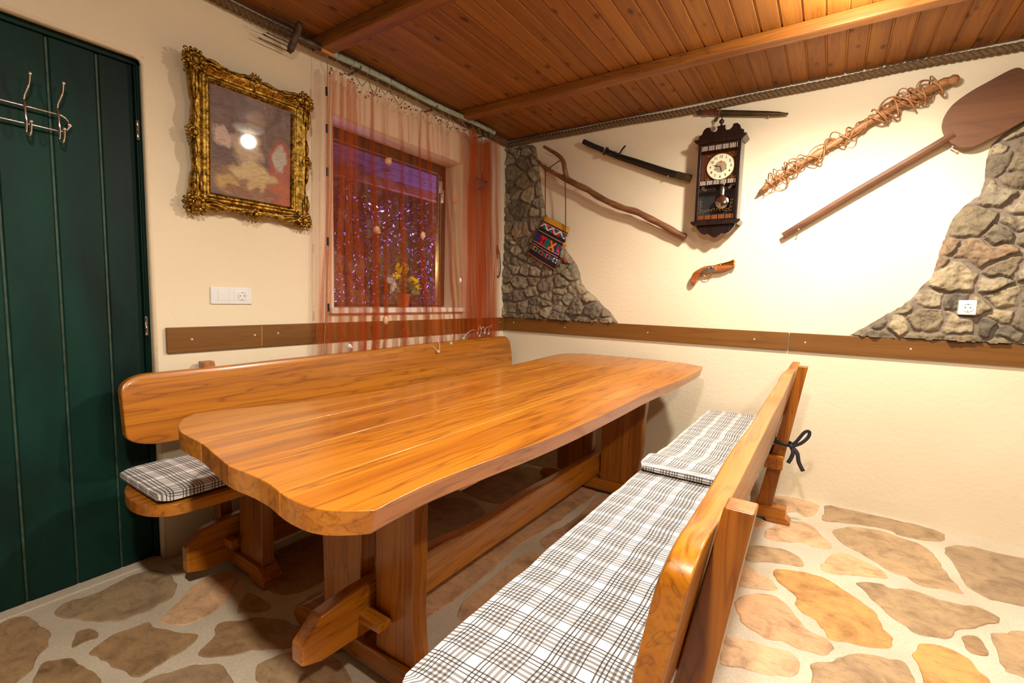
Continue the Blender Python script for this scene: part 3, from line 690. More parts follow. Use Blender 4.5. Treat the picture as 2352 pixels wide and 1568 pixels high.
for (y0,y1,lx0,lx1,rx0,rx1,ph) in ((-2.475,-2.415,.985,1.195,1.262,1.435,.3),(-.70,-.635,.955,1.20,1.262,1.515,2.0)):
    for (a,b,wl,wr) in ((lx0,lx1,.006,.004),(rx0,rx1,.002,.012 if ph>1 else .006)):
        mb=MB(); mb.cur=rr.random(); slab(mb,a,b,y0,y1,.085,TZ-.052,wl,wr,ph); mb.build('leg',M['oak_z'],tt,bevel=.006)
    yc=(y0+y1)/2
    mb=MB(); mb.cur=rr.random()
    mb.prism([(.83,.03),(.86,.0),(.98,.0),(1.03,.02),(1.42,.02),(1.47,.0),(1.59,.0),(1.62,.03),(1.60,.07),(1.54,.088),(.91,.088),(.85,.07)],'y',yc-.05,yc+.05)
    mb.build('foot',M['oak_x'],tt,bevel=.006)
def plank_y(mb,x0,x1,y0,y1,bot,top,tip=.07):
    N=36;P=[];Q=[]
    for i in range(N+1):
        y=y0+(y1-y0)*i/N; k=max(0,1-(y-y0)/tip); k=k*k
        t=interp(top,y)-k*.055; b=interp(bot,y)+k*.022
        P.append((y,b));Q.append((y,t))
    mb.prism(P+Q[::-1],'x',x0,x1)
mb=MB(); mb.cur=.77; plank_y(mb,1.199,1.252,-2.72,-.50,[(-2.72,.15),(-2.2,.13),(-.9,.115),(-.5,.12)],[(-2.72,.285),(-2.5,.30),(-2.2,.29),(-1.9,.262),(-1.5,.27),(-1.1,.255),(-.5,.24)])
mb.build('stretcher',M['oak_y'],tt,bevel=.008)
mb=MB(); mb.hexa([(1.13,-2.53,.185),(1.345,-2.53,.195),(1.345,-2.482,.195),(1.13,-2.482,.185),(1.13,-2.53,.228),(1.345,-2.53,.220),(1.345,-2.482,.220),(1.13,-2.482,.228)])
mb.build('wedge',M['oak_x'],tt,bevel=.005)
for y in (-2.50,-1.64,-.75,-.36):
    mb=MB(); mb.box(.90,1.655,y-.035,y+.035,TZ-.085,TZ-.052); mb.build('batten',M['oak_x'],tt,bevel=.003)
# ================================================================ BENCHES
def bench(name,label,X,ylist,bb_top,bb_thick,loc,stretch_tip):
    root=thing(name,label,'bench',loc)
    def box(mb,u0,u1,v0,v1,w0,w1): mb.box(X(u0),X(u1),v0,v1,w0,w1)
    # seat
    mb=MB(); mb.cur=rr.random(); near_,far_=-2.83,-.09
    o=[(0.012,-2.72),(.0,-2.5),(.008,-2.1),(.0,-1.6),(.01,-1.1),(.0,-.5),(.008,-.2),(.04,-.11),(.10,far_),(.34,far_),(.395,-.12),(.40,-.3),(.395,-1.5),(.40,-2.6),(.385,-2.74),(.33,-2.80),(.22,near_),(.12,-2.825),(.05,-2.79)]
    P=[(X(u),v) for u,v in crom(o,4,True)]
    mb.prism(P,'z',.422,.464); mb.build('seat',M['oak_y'],root,bevel=.005)
    for yc in ylist:
        for (nm,f) in (('front_leg',1),('foot',2),('rail',3),('back_post',4)):
            mb=MB(); mb.cur=rr.random(); mat=M['oak_z']
            if f==1: box(mb,.035,.215,yc-.025,yc+.025,.085,.375)
            if f==2:
                mat=M['oak_x']
                mb.prism([(X(u),w_) for u,w_ in [(.0,.0),(.08,.0),(.12,.03),(.40,.03),(.42,.0),(.515,.0),(.53,.02),(.50,.048),(.505,.05),(.505,.088),(.06,.088),(.0,.04)]],'y',yc-.04,yc+.04)
            if f==3: mat=M['oak_x']; box(mb,.04,.425,yc+.025,yc+.07,.345,.422); box(mb,.385,.475,yc-.055,yc-.028,.31,.385)
            if f==4:
                y0,y1=yc-.026,yc+.026
                p=[(.352,.05),(.43,.05),(.553,.885),(.508,.885)]
                mb.prism([(X(u),w_) for u,w_ in p],'y',y0,y1)
            ob=mb.build(nm,mat,root,bevel=.004)
    # backrest board: leans with the posts
    mb=MB(); mb.cur=rr.random(); N=64; rows=[]
    y0,y1=-2.765,-.06
    def inner(w_): return .36+(w_-.05)*.1737-.001
    prof=[]
    for i in range(N+1):
        t_=i/N; y=y0+(y1-y0)*(t_-math.sin(2*PI*t_)/(2*PI)*.88); e0=min(1,(y-y0)/.10);e1=min(1,(y1-y)/.08)
        t=interp(bb_top,y)-(1-math.sqrt(max(0,1-(1-e0)**2)))*.06-(1-math.sqrt(max(0,1-(1-e1)**2)))*.06
        b=interp([(-2.765,.585),(-2.6,.575),(-1.8,.59),(-1.0,.60),(-.5,.605),(-.06,.62)],y)+(1-math.sqrt(max(0,1-(1-e0)**2)))*.05+(1-math.sqrt(max(0,1-(1-e1)**2)))*.04
        th=interp(bb_thick,y); c=.012
        # cross-section points (u,w)
        sec=[(inner(b)-th+c*.6,b),(inner(b),b),(inner(t),t),(inner(t)-th+c*.5,t),(inner(t-.02)-th,t-.022),(inner(b+.02)-th,b+.02)]
        rows.append([(X(u),y,w_) for u,w_ in sec])
    vs=[p for r in rows for p in r]; k=6; fs=[]
    for i in range(N):
        for j in range(k): fs.append((i*k+j,i*k+(j+1)%k,(i+1)*k+(j+1)%k,(i+1)*k+j))
    fs.append(tuple(range(k))[::-1]); fs.append(tuple(N*k+j for j in range(k)))
    mb.add(vs,fs,flip=(X(1)<X(0)))
    mb.build('backrest',M['oak_y'],root,bevel=.006)
    mb=MB(); mb.cur=rr.random(); plank_y(mb,X(.245),X(.292),stretch_tip,-.32,[(stretch_tip,.05),(-2.4,.05),(-.3,.06)],[(stretch_tip,.235),(-2.3,.25),(-1.4,.235),(-.3,.24)],.1)
    mb.build('stretcher',M['oak_y'],root,bevel=.008)
    mb=MB(); box(mb,.19,.35,ylist[0]-.075,ylist[0]-.042,.13,.165); mb.build('wedge',M['oak_x'],root,bevel=.004)
    return root
XL=lambda u:.575-u
XR=lambda u:1.765+u
bL=bench('bench','orange-brown wooden bench with backrest under the window, behind the table',XL,(-2.425,-.50),
 [(-2.765,.862),(-2.4,.862),(-2.0,.868),(-1.6,.872),(-1.0,.882),(-.5,.885),(-.06,.885)],[(-2.8,.040),(-1.5,.043),(-.06,.04)],(.35,-1.45,0),-2.64)
bR=bench('bench','orange-brown wooden bench with backrest in the foreground, right of the table',XR,(-2.60,-.46),
 [(-2.765,.862),(-2.55,.838),(-2.3,.830),(-2.0,.842),(-1.6,.852),(-1.25,.845),(-1.0,.862),(-.85,.885),(-.7,.875),(-.45,.868),(-.06,.875)],
 [(-2.765,.044),(-2.5,.050),(-2.2,.058),(-1.8,.05),(-1.3,.056),(-.9,.05),(-.06,.045)],(2.0,-1.45,0),-2.80)
# dots (plugs) on the end rail of the right bench
for k in range(4):
    mb=MB(); mb.lathe([(.006,0),(.006,.0015),(.0,.002)],(2.17+.038*(k%2)+.004,-.515-.0001,.33+.033*(k//2)),(0,-1,0),12); mb.build('plug',M['walnut'],bR)
# ================================================================ CUSHIONS
def cushion(name,label,x0,x1,y0,y1,zb,th,dips,seed,group=None,edge=None):
    root=thing(name,label,'cushion',((x0+x1)/2,(y0+y1)/2,zb),group)
    N=max(30,int((y1-y0)/.03)); K=28; mb=MB(); vs=[];uv=[]
    W=x1-x0
    for i in range(N+1):
        y=y0+(y1-y0)*i/N; e=min(1,min(y-y0,y1-y)/.055+.0); s=math.sqrt(max(.02,1-(1-e)**2)) if e<1 else 1
        sag=interp(dips,y) if dips else 0
        L=0;prev=None
        for j in range(K+1):
            t=j/K
            # go round: bottom left -> up the left side -> top -> right side -> bottom
            a=t*2*PI
            cu=math.cos(a-PI*.75); cv=math.sin(a-PI*.75)
            r=(abs(cu)**5+abs(cv)**5)**(-.2) if True else 1
            px=cu*r; pz=cv*r
            rx=(W/2)*(px if abs(px)<.92 else math.copysign(.92+.08*s,px)*1) 
            x=(x0+x1)/2+rx*(.985+.015*s)
            z=zb+sag+th/2+pz*th/2*(.45+.55*s)
            if pz>0: z+= .004*noise.noise(Vector((x*6,y*4,seed)))+.0035*noise.noise(Vector((x*22,y*9,seed+4)))
            x+=.003*noise.noise(Vector((y*7,seed,px)))
            p=(x,y,z)
            if prev: L+=math.dist(prev,p)
            prev=p; vs.append(p); uv.append((L,y))
    fs=[]
    for i in range(N):
        for j in range(K): fs.append((i*(K+1)+j,i*(K+1)+j+1,(i+1)*(K+1)+j+1,(i+1)*(K+1)+j))
    mb.add(vs,fs,uv)
    for i,fl_ in ((0,False),(N,True)):
        ring=list(range(K)); pts=[vs[i*(K+1)+j] for j in ring]
        mb.add(pts,[tuple(ring)],[(p[0]+.013,p[2]+p[1]) for p in pts],flip=fl_)
    mb.build('cover',M['plaid'],root,smooth=True,angle=1.0)
    return root
cl=cushion('seat_cushion','black and white plaid seat cushion on the bench under the window',.155,.545,-2.795,-1.50,.466,.048,None,1)
c1=cushion('seat_cushion','black and white plaid seat cushion on the foreground bench, nearer of its two',1.772,2.192,-2.86,-1.42,.466,.036,None,2)
c2=cushion('seat_cushion','black and white plaid seat cushion on the foreground bench, the one by the clock wall',1.772,2.192,-1.53,-.085,.470,.040,[(-1.55,.034),(-1.40,.032),(-1.25,.006),(-1.1,.0)],3)
cx_=cushion('seat_cushion','plaid seat cushion at the far end of the window bench, hidden by the table',.155,.545,-1.47,-.12,.466,.048,None,6)
# ribbon of the far cushion tied round the back post
mb=MB()
pth=[(2.165,-.485,.455),(2.20,-.492,.458),(2.255,-.492,.450),(2.268,-.46,.449),(2.262,-.428,.45),(2.2,-.43,.46),(2.165,-.435,.462)]
def strip(mb,path,wd,up=(0,0,1)):
    path=crom(path,6); mb.tube(path,wd/2,6,flat=.16,up=up)
strip(mb,pth,.018); 
strip(mb,[(2.262,-.492,.450),(2.29,-.497,.475),(2.325,-.50,.535),(2.347,-.50,.545),(2.345,-.50,.515),(2.315,-.50,.475),(2.275,-.495,.449)],.017,(1,0,0))
strip(mb,[(2.27,-.495,.449),(2.282,-.50,.42),(2.275,-.50,.385),(2.262,-.50,.355)],.02,(1,0,0))
strip(mb,[(2.27,-.495,.449),(2.30,-.50,.42),(2.312,-.50,.37),(2.335,-.50,.325)],.02,(1,0,0))
mb.ball((2.27,-.495,.449),.011,8,6)
mb.build('tie_ribbon',M['ribbon'],c2,smooth=True,label='black ribbon tied in a bow round the bench post')
# ================================================================ PAINTING
pt=thing('framed_painting','ornate gold framed painting in purple, cream and terracotta tones between door and window','painting',(.02,-2.19,1.87))
PY0,PY1,PZ0,PZ1=-2.465,-1.915,1.562,2.205
TILT=.03
def pf(y,z,d): # point on painting plane, d from the wall
    return (.012+d+TILT*(z-PZ0)/(PZ1-PZ0),y,z)
mb=MB()
Wd=.085
def frame_ring(off,d): # rectangle corners inset by off
    return (PY0+off,PY1-off,PZ0+off,PZ1-off,d)
prof=[(0,.004),(-.002,.03),(.008,.040),(.022,.046),(.036,.040),(.050,.028),(.060,.022),(.064,.030),(.070,.033),(.076,.029),(.082,.024),(.088,.012)]
nseg=26
def ringpts(off,d,first):
    a0,a1,b0,b1=PY0+off,PY1-off,PZ0+off,PZ1-off; P=[]
    for s in range(4):
        for i in range(nseg):
            t=i/nseg
            y,z=[(a0+(a1-a0)*t,b0),(a1,b0+(b1-b0)*t),(a1-(a1-a0)*t,b1),(a0,b1-(b1-b0)*t)][s]
            if first>0:
                # scalloped outer edge
                wv=.010*first*(math.cos(t*2*PI*1)*1.0+ .55*math.cos(t*2*PI*2)+.30*math.cos(t*2*PI*5)+.2*math.cos(t*2*PI*9))-.003
                if s==0: z-=wv
                if s==1: y+=wv
                if s==2: z+=wv
                if s==3: y-=wv
            P.append(pf(y,z,d))
    return P
vs=[];n4=4*nseg
for k,(o_,d) in enumerate(prof): vs+=ringpts(o_,d,max(0,1-k/4.5))
fs=[]
for k in range(len(prof)-1):
    for i in range(n4): fs.append((k*n4+i,(k)*n4+(i+1)%n4,(k+1)*n4+(i+1)%n4,(k+1)*n4+i))
mb.add(vs,fs)
fr=mb.build('frame',M['gold'],pt,smooth=True,label='ornate antique gold frame')
def rosette(c,r,seed):
    R=random.Random(seed); m_=MB(); m_.ball(pf(c[0],c[1],.048),r*.36,12,8,(.7,1,1.15))
    for k in range(11):
        a=2*PI*k/11; m_.ball(pf(c[0]+math.cos(a)*r*.62,c[1]+math.sin(a)*r*.62,.040),r*.24,8,6,(.8,1,1))
    for k in range(15):
        a=2*PI*(k+.5)/15; rr_=r*R.uniform(.9,1.12); m_.ball(pf(c[0]+math.cos(a)*rr_,c[1]+math.sin(a)*rr_,.032),r*.19,8,6,(.8,R.uniform(.7,1.3),R.uniform(.7,1.3)))
    m_.build('carved_rosette',M['gold'],fr,smooth=True)
for i,c in enumerate([(PY0+.02,PZ0+.025),(PY1-.02,PZ0+.025),(PY0+.02,PZ1-.025),(PY1-.02,PZ1-.025)]): rosette(c,.044,i)
for i,c in enumerate([((PY0+PY1)/2,PZ1-.018),((PY0+PY1)/2,PZ0+.018),(PY0+.014,(PZ0+PZ1)/2),(PY1-.014,(PZ0+PZ1)/2)]): rosette(c,.032,i+9)
mb=MB()
def lf(c,a,L): # scroll leaf
    P=[pf(c[0]+math.cos(a)*L*t,c[1]+math.sin(a)*L*t+.006*math.sin(t*PI*2),.040+.008*math.sin(t*PI)) for t in [i/8 for i in range(9)]]
    mb.tube(P,[.002+.006*math.sin(PI*i/8) for i in range(9)],6)
for s,(cx,cz) in enumerate([(PY0+.02,PZ0+.025),(PY1-.02,PZ0+.025),(PY0+.02,PZ1-.025),(PY1-.02,PZ1-.025)]):
    sy=1 if cx<-2.2 else -1; sz=1 if cz<1.9 else -1
    for L_,o_ in ((.13,0),(.10,.014),(.08,-.012)):
        lf((cx+sy*.03,cz+o_),0 if sy>0 else PI,L_); lf((cx+o_,cz+sz*.03),PI/2*sz,L_)
for c in [((PY0+PY1)/2,PZ1-.018),((PY0+PY1)/2,PZ0+.018)]:
    for d in (0,PI): lf((c[0]+math.cos(d)*.02,c[1]),d,.09)
for c in [(PY0+.014,(PZ0+PZ1)/2),(PY1-.014,(PZ0+PZ1)/2)]:
    for d in (PI/2,-PI/2): lf((c[0],c[1]+math.sin(d)*.02),d,.09)
mb.build('carved_leaves',M['gold'],fr,smooth=True)
mb=MB()
for s in range(4):
    a0,a1,b0,b1=PY0+.076,PY1-.076,PZ0+.076,PZ1-.076
    L=(a1-a0) if s in(0,2) else (b1-b0); n=int(L/.0085)
    for i in range(n):
        t=(i+.5)/n; y,z=[(a0+(a1-a0)*t,b0),(a1,b0+(b1-b0)*t),(a0+(a1-a0)*t,b1),(a0,b0+(b1-b0)*t)][s]
        mb.ball(pf(y,z,.031),.0033,6,4)
mb.build('beading',M['gold'],fr,smooth=True)
def art():
    m=MT('painted_canvas',.65)
    uv=m.N('ShaderNodeUVMap'); U=uv.outputs[0]
    nz=m.N('ShaderNodeTexNoise'); nz.inputs['Scale'].default_value=6; nz.inputs['Detail'].default_value=5; m.l.new(U,nz.inputs['Vector'])
    vm=m.N('ShaderNodeVectorMath',operation='MULTIPLY_ADD'); m.l.new(nz.outputs['Color'],vm.inputs[0]); vm.inputs[1].default_value=(.22,.22,0); 
    m.l.new(U,vm.inputs[2])
    sb=m.N('ShaderNodeVectorMath',operation='SUBTRACT'); m.l.new(vm.outputs[0],sb.inputs[0]); sb.inputs[1].default_value=(.11,.11,0)
    def blob(cx,cy,rx,ry,edge=.35):
        mp=m.N('ShaderNodeMapping'); mp.inputs['Location'].default_value=(-cx/rx,-cy/ry,0); mp.inputs['Scale'].default_value=(1/rx,1/ry,1); m.l.new(sb.outputs[0],mp.inputs[0])
        l=m.N('ShaderNodeVectorMath',operation='LENGTH'); m.l.new(mp.outputs[0],l.inputs[0])
        return m.ramp(l.outputs['Value'],[(1-edge,(1,1,1)),(1.0,(0,0,0))])
    bgn=m.noise(U,3,6,.6,1.2)
    c=m.ramp(bgn,[(.3,(.10,.06,.055)),(.55,(.18,.115,.10)),(.75,(.28,.18,.14))])
    for (cx,cy,rx,ry,col) in ((.5,.16,.62,.22,(.30,.17,.09)),(.86,.42,.2,.26,(.42,.10,.05)),(.9,.10,.26,.17,(.44,.11,.04)),(.45,.50,.2,.22,(.55,.40,.25)),(.16,.56,.15,.09,(.58,.42,.34)),(.84,.47,.10,.13,(.44,.42,.35)),
        (.5,.27,.36,.10,(.60,.44,.22)),(.55,.14,.14,.12,(.55,.38,.17)),(.2,.12,.16,.09,(.50,.32,.12)),(.5,.08,.5,.05,(.24,.10,.06)),(.55,.80,.13,.10,(.30,.19,.13))):
        c=m.mix(m.math('MULTIPLY',blob(cx,cy,rx,ry),.85),c,col)
    st=m.noise(m.co('UV',(9,30,1),(0,0,.5)),1.5,6,.7,.8)
    c=m.mix(.8,c,m.ramp(st,[(.3,(.55,.5,.48)),(.5,(1,1,1)),(.7,(1.25,1.2,1.15))]),'MULTIPLY')
    m.color(c); m.bump(st,.12,.001); m.p.inputs['Coat Weight'].default_value=.25; m.p.inputs['Coat Roughness'].default_value=.04; return m.m
mb=MB(); a0,a1,b0,b1=PY0+.084,PY1-.084,PZ0+.084,PZ1-.084
mb.add([pf(a0,b0,.014),pf(a1,b0,.014),pf(a1,b1,.014),pf(a0,b1,.014)],[(0,1,2,3)],[(0,0),(1,0),(1,1),(0,1)])
mb.box(.002,.012,a0,a1,b0,b1)
mb.build('canvas',art(),pt)
# ================================================================ SWITCH PLATE, SOCKET
sw=thing('switch_plate','white wall plate with switches and a socket, right of the green door','switch',(0,-2.288,1.185))
mb=MB(); mb.box(0,.008,-2.382,-2.194,1.144,1.224); mb.build('plate',M['white_plastic'],sw,bevel=.003)
for a,b in ((-2.352,-2.307),(-2.304,-2.282),(-2.279,-2.217)):
    mb=MB(); mb.box(.006,.0098,a,b,1.161,1.207); ob=mb.build('socket_insert' if a>-2.29 else 'rocker',M['white_plastic'],sw,bevel=.0015)
mb=MB(); mb.lathe([(.0205,.0),(.0205,.0035),(.018,.0035),(.0175,.0004),(.0,.0004)],(.0095,-2.242,1.184),(1,0,0),28); so=mb.build('socket_ring',M['white_plastic'],sw,smooth=True,angle=.6)
mb=MB()
for dy in (-.0095,.0095): mb.lathe([(.0026,0),(.0026,.0008),(.0,.0009)],(.0101,-2.242+dy,1.184),(1,0,0),10)
mb.box(.0098,.0105,-2.2445,-2.2395,1.199,1.203); mb.box(.0098,.0105,-2.2445,-2.2395,1.165,1.169); mb.build('pin_holes',M['black'],so)
sk=thing('wall_socket','small square white socket set in the stonework at the right','socket',(2.986,-.03,1.221))
mb=MB(); mb.box(2.951,3.021,-.052,-.004,1.183,1.260); mb.build('plate',M['white_plastic'],sk,bevel=.006,seg=3)
mb=MB(); mb.lathe([(.022,.0),(.022,.003),(.0195,.003),(.019,.0006),(.0,.0006)],(2.986,-.052,1.221),(0,-1,0),28); so=mb.build('socket_ring',M['white_plastic'],sk,smooth=True,angle=.6)
mb=MB()
for dx in (-.0095,.0095): mb.lathe([(.0028,0),(.0028,.0008),(.0,.0009)],(2.986+dx,-.0527,1.221),(0,-1,0),10)
mb.box(2.9835,2.9885,-.0535,-.0527,1.2365,1.2405); mb.box(2.9835,2.9885,-.0535,-.0527,1.2015,1.2055); mb.build('pin_holes',M['black'],so)
# ================================================================ COAT RACK
rk=thing('coat_rack','chrome double-rail coat rack with ball-tipped hooks on the green door','coat rack',(DX,-3.1,1.79))
mb=MB(); cx=-.022; P=[(cx,-3.50,1.842),(cx,-3.2,1.841),(cx,-2.872,1.838)]
for i in range(9):
    a=PI/2-PI*i/8; P.append((cx,-2.868+.030*math.cos(a),1.809+.030*math.sin(a)))
P+=[(cx,-2.872,1.779),(cx,-3.2,1.779),(cx,-3.50,1.779)]
for i in range(1,8):
    a=-PI/2-PI*i/8; P.append((cx,-3.50+.030*math.cos(a),1.8105+.0315*math.sin(a)))
mb.tube(P,.0038,8,closed=True); mb.build('rail',M['chrome'],rk,smooth=True)
for y in (-2.838,-3.53): mb=MB(); mb.lathe([(.008,0),(.009,.012),(.006,.033)],(DX,y,1.809),(1,0,0),12); mb.ball((-.020,y,1.809),.0085,12,8,(.6,.9,1.3)); mb.build('mount',M['chrome'],rk,smooth=True,angle=.5)
for y in (-2.868,-2.955,-3.05,-3.14,-3.24,-3.34,-3.44):
    mb=MB(); x=cx+.005
    P=crom([(x+.03,y+.012,1.945),(x+.022,y+.008,1.905),(x-.004,y,1.868),(x+.002,y,1.842),(x+.006,y,1.80),(x+.004,y,1.772),(x+.0,y,1.748),(x+.012,y+.004,1.733),(x+.026,y+.006,1.745),(x+.032,y+.007,1.782)],5)
    mb.tube(P,.0040,8); mb.ball(P[0],.0075,10,8); mb.ball(P[-1],.0072,10,8); mb.build('hook',M['chrome'],rk,smooth=True)
# ================================================================ FISH SPEAR POLE
ps=thing('fishing_spear','pale green wooden spear pole with an iron tine head, curtain hung from it','spear',(.09,-1.2,2.51))
a=Vector((.10,-1.79,2.478));b=Vector((.10,-.335,2.500)); d=(b-a)
mb=MB(); mb.tube([a+d*t+Vector((0,0,.004*math.sin(t*9))) for t in [i/24 for i in range(25)]],.0165,14); mb.build('pole',M['pole'],ps,smooth=True,angle=1)
mb=MB(); mb.tube([a-d*.055,a+d*.012],.0160,14); mb.build('bare_wood',M['orangewood'],ps,smooth=True,angle=1,label='bare orange wood section')
s0=a-d*.05; s1=Vector((.10,-2.00,2.470))
mb=MB(); mb.tube([s0,s0+(s1-s0)*.5,s1],[.019,.0165,.013],14); mb.build('socket',M['iron'],ps,smooth=True,angle=1)
mb=MB(); mb.tube(crom([(.048,-2.005,2.405),(.062,-2.0,2.425),(.098,-2.0,2.468),(.132,-2.0,2.505),(.145,-2.003,2.52)],4),[.012]*3+[.0175]*11+[.012]*3,10); mb.build('crossbar',M['iron'],ps,smooth=True)
for i in range(8):
    t=i/7; p=Vector((.050+.092*t,-2.0,2.408+.108*t)); e=p+Vector((.002*(i%2),-.145+.012*(i%3),-.002+.004*math.sin(i*2)))
    mb=MB(); mb.tube([p,e],[.0030,.0024],6); mb.tube([e,e+Vector((0,-.018,0))],[.0046,.0003],6); mb.build('tine',M['iron'],ps,smooth=True,angle=.8)
for y in (-1.62,-1.0,-.42):
    mb=MB(); mb.box(.001,.10,y-.006,y+.006,2.455,2.463); mb.tube([(.10+.02*math.cos(q),y,2.480+.0215*math.sin(q)) for q in [PI+PI*i/10 for i in range(11)]],.003,6)
    mb.build('bracket',M['iron'],ps,smooth=True,angle=.8)
# ================================================================ NET CURTAIN
nt=thing('net_curtain','orange fishing net curtain with pleats, cords and shells hanging over the window','curtain',(.09,-1.05,1.6))
# strips: (y_top, y_bot, width_top, width_bot, layers)
nodes=[]
def S(yt,yb,x): nodes.append((yt,yb,x))
S(-1.815,-1.885,.075)
R=random.Random(12)
# left dense bundle
for k in range(7):
    S(-1.80+.006*k+.004,-1.865+.012*k+.01,.07+.012*(k%2)); S(-1.80+.006*k-.006,-1.865+.012*k-.012,.09-.01*(k%3))
S(-1.755,-1.775,.08)
for (yt,yb,wt,wb) in ((-1.745,-1.765,.03,.05),(-1.70,-1.70,.035,.055),(-1.655,-1.63,.03,.06)):
    S(yt,yb,.078);S(yt+wt,yb+wb,.082);S(yt+.002,yb+.004,.088);S(yt+wt,yb+wb,.092);S(yt+.002,yb+.004,.097);S(yt+wt,yb+wb,.102)
for (yt,yb,wt,wb) in ((-1.58,-1.588,.004,.012),(-1.525,-1.53,.012,.062),(-1.436,-1.435,.007,.036),(-1.32,-1.27,.007,.055),(-1.225,-1.20,.003,.006),(-1.149,-1.075,.009,.050),(-1.07,-.915,.006,.020),(-1.05,-.99,.003,.006),(-.93,-.77,.007,.030),(-.885,-.70,.010,.014),(-.80,-.66,.004,.010)):
    S(yt,yb,.08);S(yt+wt,yb+wb,.083);S(yt+.001,yb+.002,.087);S(yt+wt,yb+wb,.091);S(yt,yb,.094);S(yt+wt,yb+wb,.097);S(yt+.001,yb+.002,.100);S(yt+wt,yb+wb,.103);S(yt,yb,.106);S(yt+wt,yb+wb,.109);S(yt+.001,yb,.112);S(yt+wt,yb+wb,.115)
# right gathered bundle
y=-.665;yb=-.618;k=0
while y<-.315:
    S(y,yb,.075+.01*(k%2)); S(y+.05,yb+.055,.085); S(y+.01,yb+.012,.092); S(y+.052,yb+.058,.10+.008*(k%3)); S(y+.014,yb+.015,.115-.008*(k%2)); k+=1
    S(y+.060,yb+.064,.09); S(y+.006,yb+.006,.10+.006*(k%2)); S(y+.048,yb+.05,.08)
    y+=.030;yb+=.0325
S(-.30,-.235,.085)
# order each node as polyline in s
L=[0]
for a,b in zip(nodes,nodes[1:]): L.append(L[-1]+max(.012,math.hypot(((a[0]+a[1])-(b[0]+b[1]))/2,a[2]-b[2])))
NV=44; mb=MB(); vs=[];uv=[]
def yz(n,s,v):
    # v 0 top .. 1 bottom
    yt,yb,x=n
    bulge=math.sin(PI*min(1,v*1.05))
    t=v**1.15
    if s>.93*L[-1]: t=v**.7
    y=yt+(yb-yt)*t
    if y<-1.78: y-=.02*bulge*0
    zt=2.378+.062*(y+1.8)/1.5+.022*math.sin(y*17)+.014*math.sin(y*41)
    zb_=.83+ (.04 if y>-1.0 else 0)*min(1,(y+1.0)/.5) + .012*math.sin(y*23)
    z=zt+(zb_-zt)*v
    xx=x+.012*math.sin(v*5+s*3)+.006*math.sin(v*13+y*20)
    if z<.93: xx-= (.93-z)*.15
    return (max(.03,xx)-.004,y,z)
for j in range(NV+1):
    for i,n in enumerate(nodes):
        vs.append(yz(n,L[i],j/NV)); uv.append((L[i],1.6*j/NV))
n=len(nodes);fs=[(j*n+i,j*n+i+1,(j+1)*n+i+1,(j+1)*n+i) for j in range(NV) for i in range(n-1)]
mb.add(vs,fs,uv); mb.build('net',M['net'],nt,smooth=True)
# edge cord with black floats
mb=MB(); mb.tube(crom([(.095,-1.815,2.465),(.092,-1.82,2.2),(.09,-1.825,1.7),(.085,-1.83,1.2),(.07,-1.84,.86)],6),.0018,6); mb.build('edge_cord',M['cord'],nt,smooth=True)
for z in (2.275,2.085,1.86,1.49,1.13):
    mb=MB(); mb.tube([(.092,-1.822,z-.022),(.092,-1.822,z+.022)],.0062,10); mb.build('float',M['black'],nt,smooth=True,angle=1)
# hooks on pole and scalloped cords
hy=[-1.76,-1.665,-1.56,-1.49,-1.40,-1.27,-1.17,-1.02,-.93,-.86,-.72,-.60,-.52,-.45,-.38]
for i,y in enumerate(hy):
    zc=2.478+.022*(y+1.79)/1.455
    mb=MB(); mb.tube([(.10+.020*math.cos(q),y,zc+.020*math.sin(q)) for q in [PI*.4-PI*1.3*t/10 for t in range(11)]]+[(.10,y,zc-.04)],.0014,5); mb.build('hook',M['chrome'],nt,smooth=True)
prev=None
for i,(y0,y1) in enumerate(zip(hy,hy[1:])):
    z0=2.478+.022*(y0+1.79)/1.455-.03; z1=2.478+.022*(y1+1.79)/1.455-.03; dp=.05+.05*((i*7)%5)/4
    P=[(.105+.01*math.sin(PI*t),y0+(y1-y0)*(t+.08*math.sin(2*PI*t)),z0+(z1-z0)*t-dp*math.sin(PI*t)**.7) for t in [k/16 for k in range(17)]]
    mb=MB(); mb.tube(P,.0024,6); mb.build('hanging_cord',M['cord'],nt,smooth=True)
# knots / little flower bits along the net top
mb=MB(); R=random.Random(4)
for k in range(26):
    y=-1.78+k*.056; zt=2.378+.062*(y+1.8)/1.5+.022*math.sin(y*17)
    for q in range(4): mb.ball((.088+R.uniform(-.01,.012),y+R.uniform(-.02,.02),zt+R.uniform(-.03,.015)),R.uniform(.003,.006),6,4)
mb.build('net_knots',M['darkstar'],nt,kind='stuff')
# white cords and beads at the bottom right
beads=[(.138,-.985,.822,.0105),(.118,-.83,.868,.0105),(.105,-.675,.895,.009),(.105,-.505,.925,.009),(.11,-.485,.905,.0095),(.10,-.405,.925,.0085),(.10,-.35,.917,.0088)]
lbl=['white bead hanging lowest on the bench backrest, leftmost of the net beads','white bead on the bench back edge, second from the left of the net beads','small white bead just above the bench back, third from the left','white bead in the middle pair under the net, upper one','white bead in the middle pair under the net, lower one','white bead right of the middle pair at the net hem','white bead furthest right at the net hem']
for (x,y,z,r),lb in zip(beads,lbl):
    mb=MB(); mb.ball((x,y,z),r,16,12,(1,1,.95)); ob=mb.build('bead',M['bead'],nt,smooth=True)
    mb=MB(); mb.lathe([(r*.28,0),(r*.28,.001),(0,.0012)],(x+r*.78,y-r*.60,z+.001),(.8,-.6,0),8); mb.build('bead_hole',M['black'],ob)
def cord(P,r=.0016):
    mb=MB(); mb.tube(crom(P,8),r,6); mb.build('white_cord',M['whitecord'],nt,smooth=True)
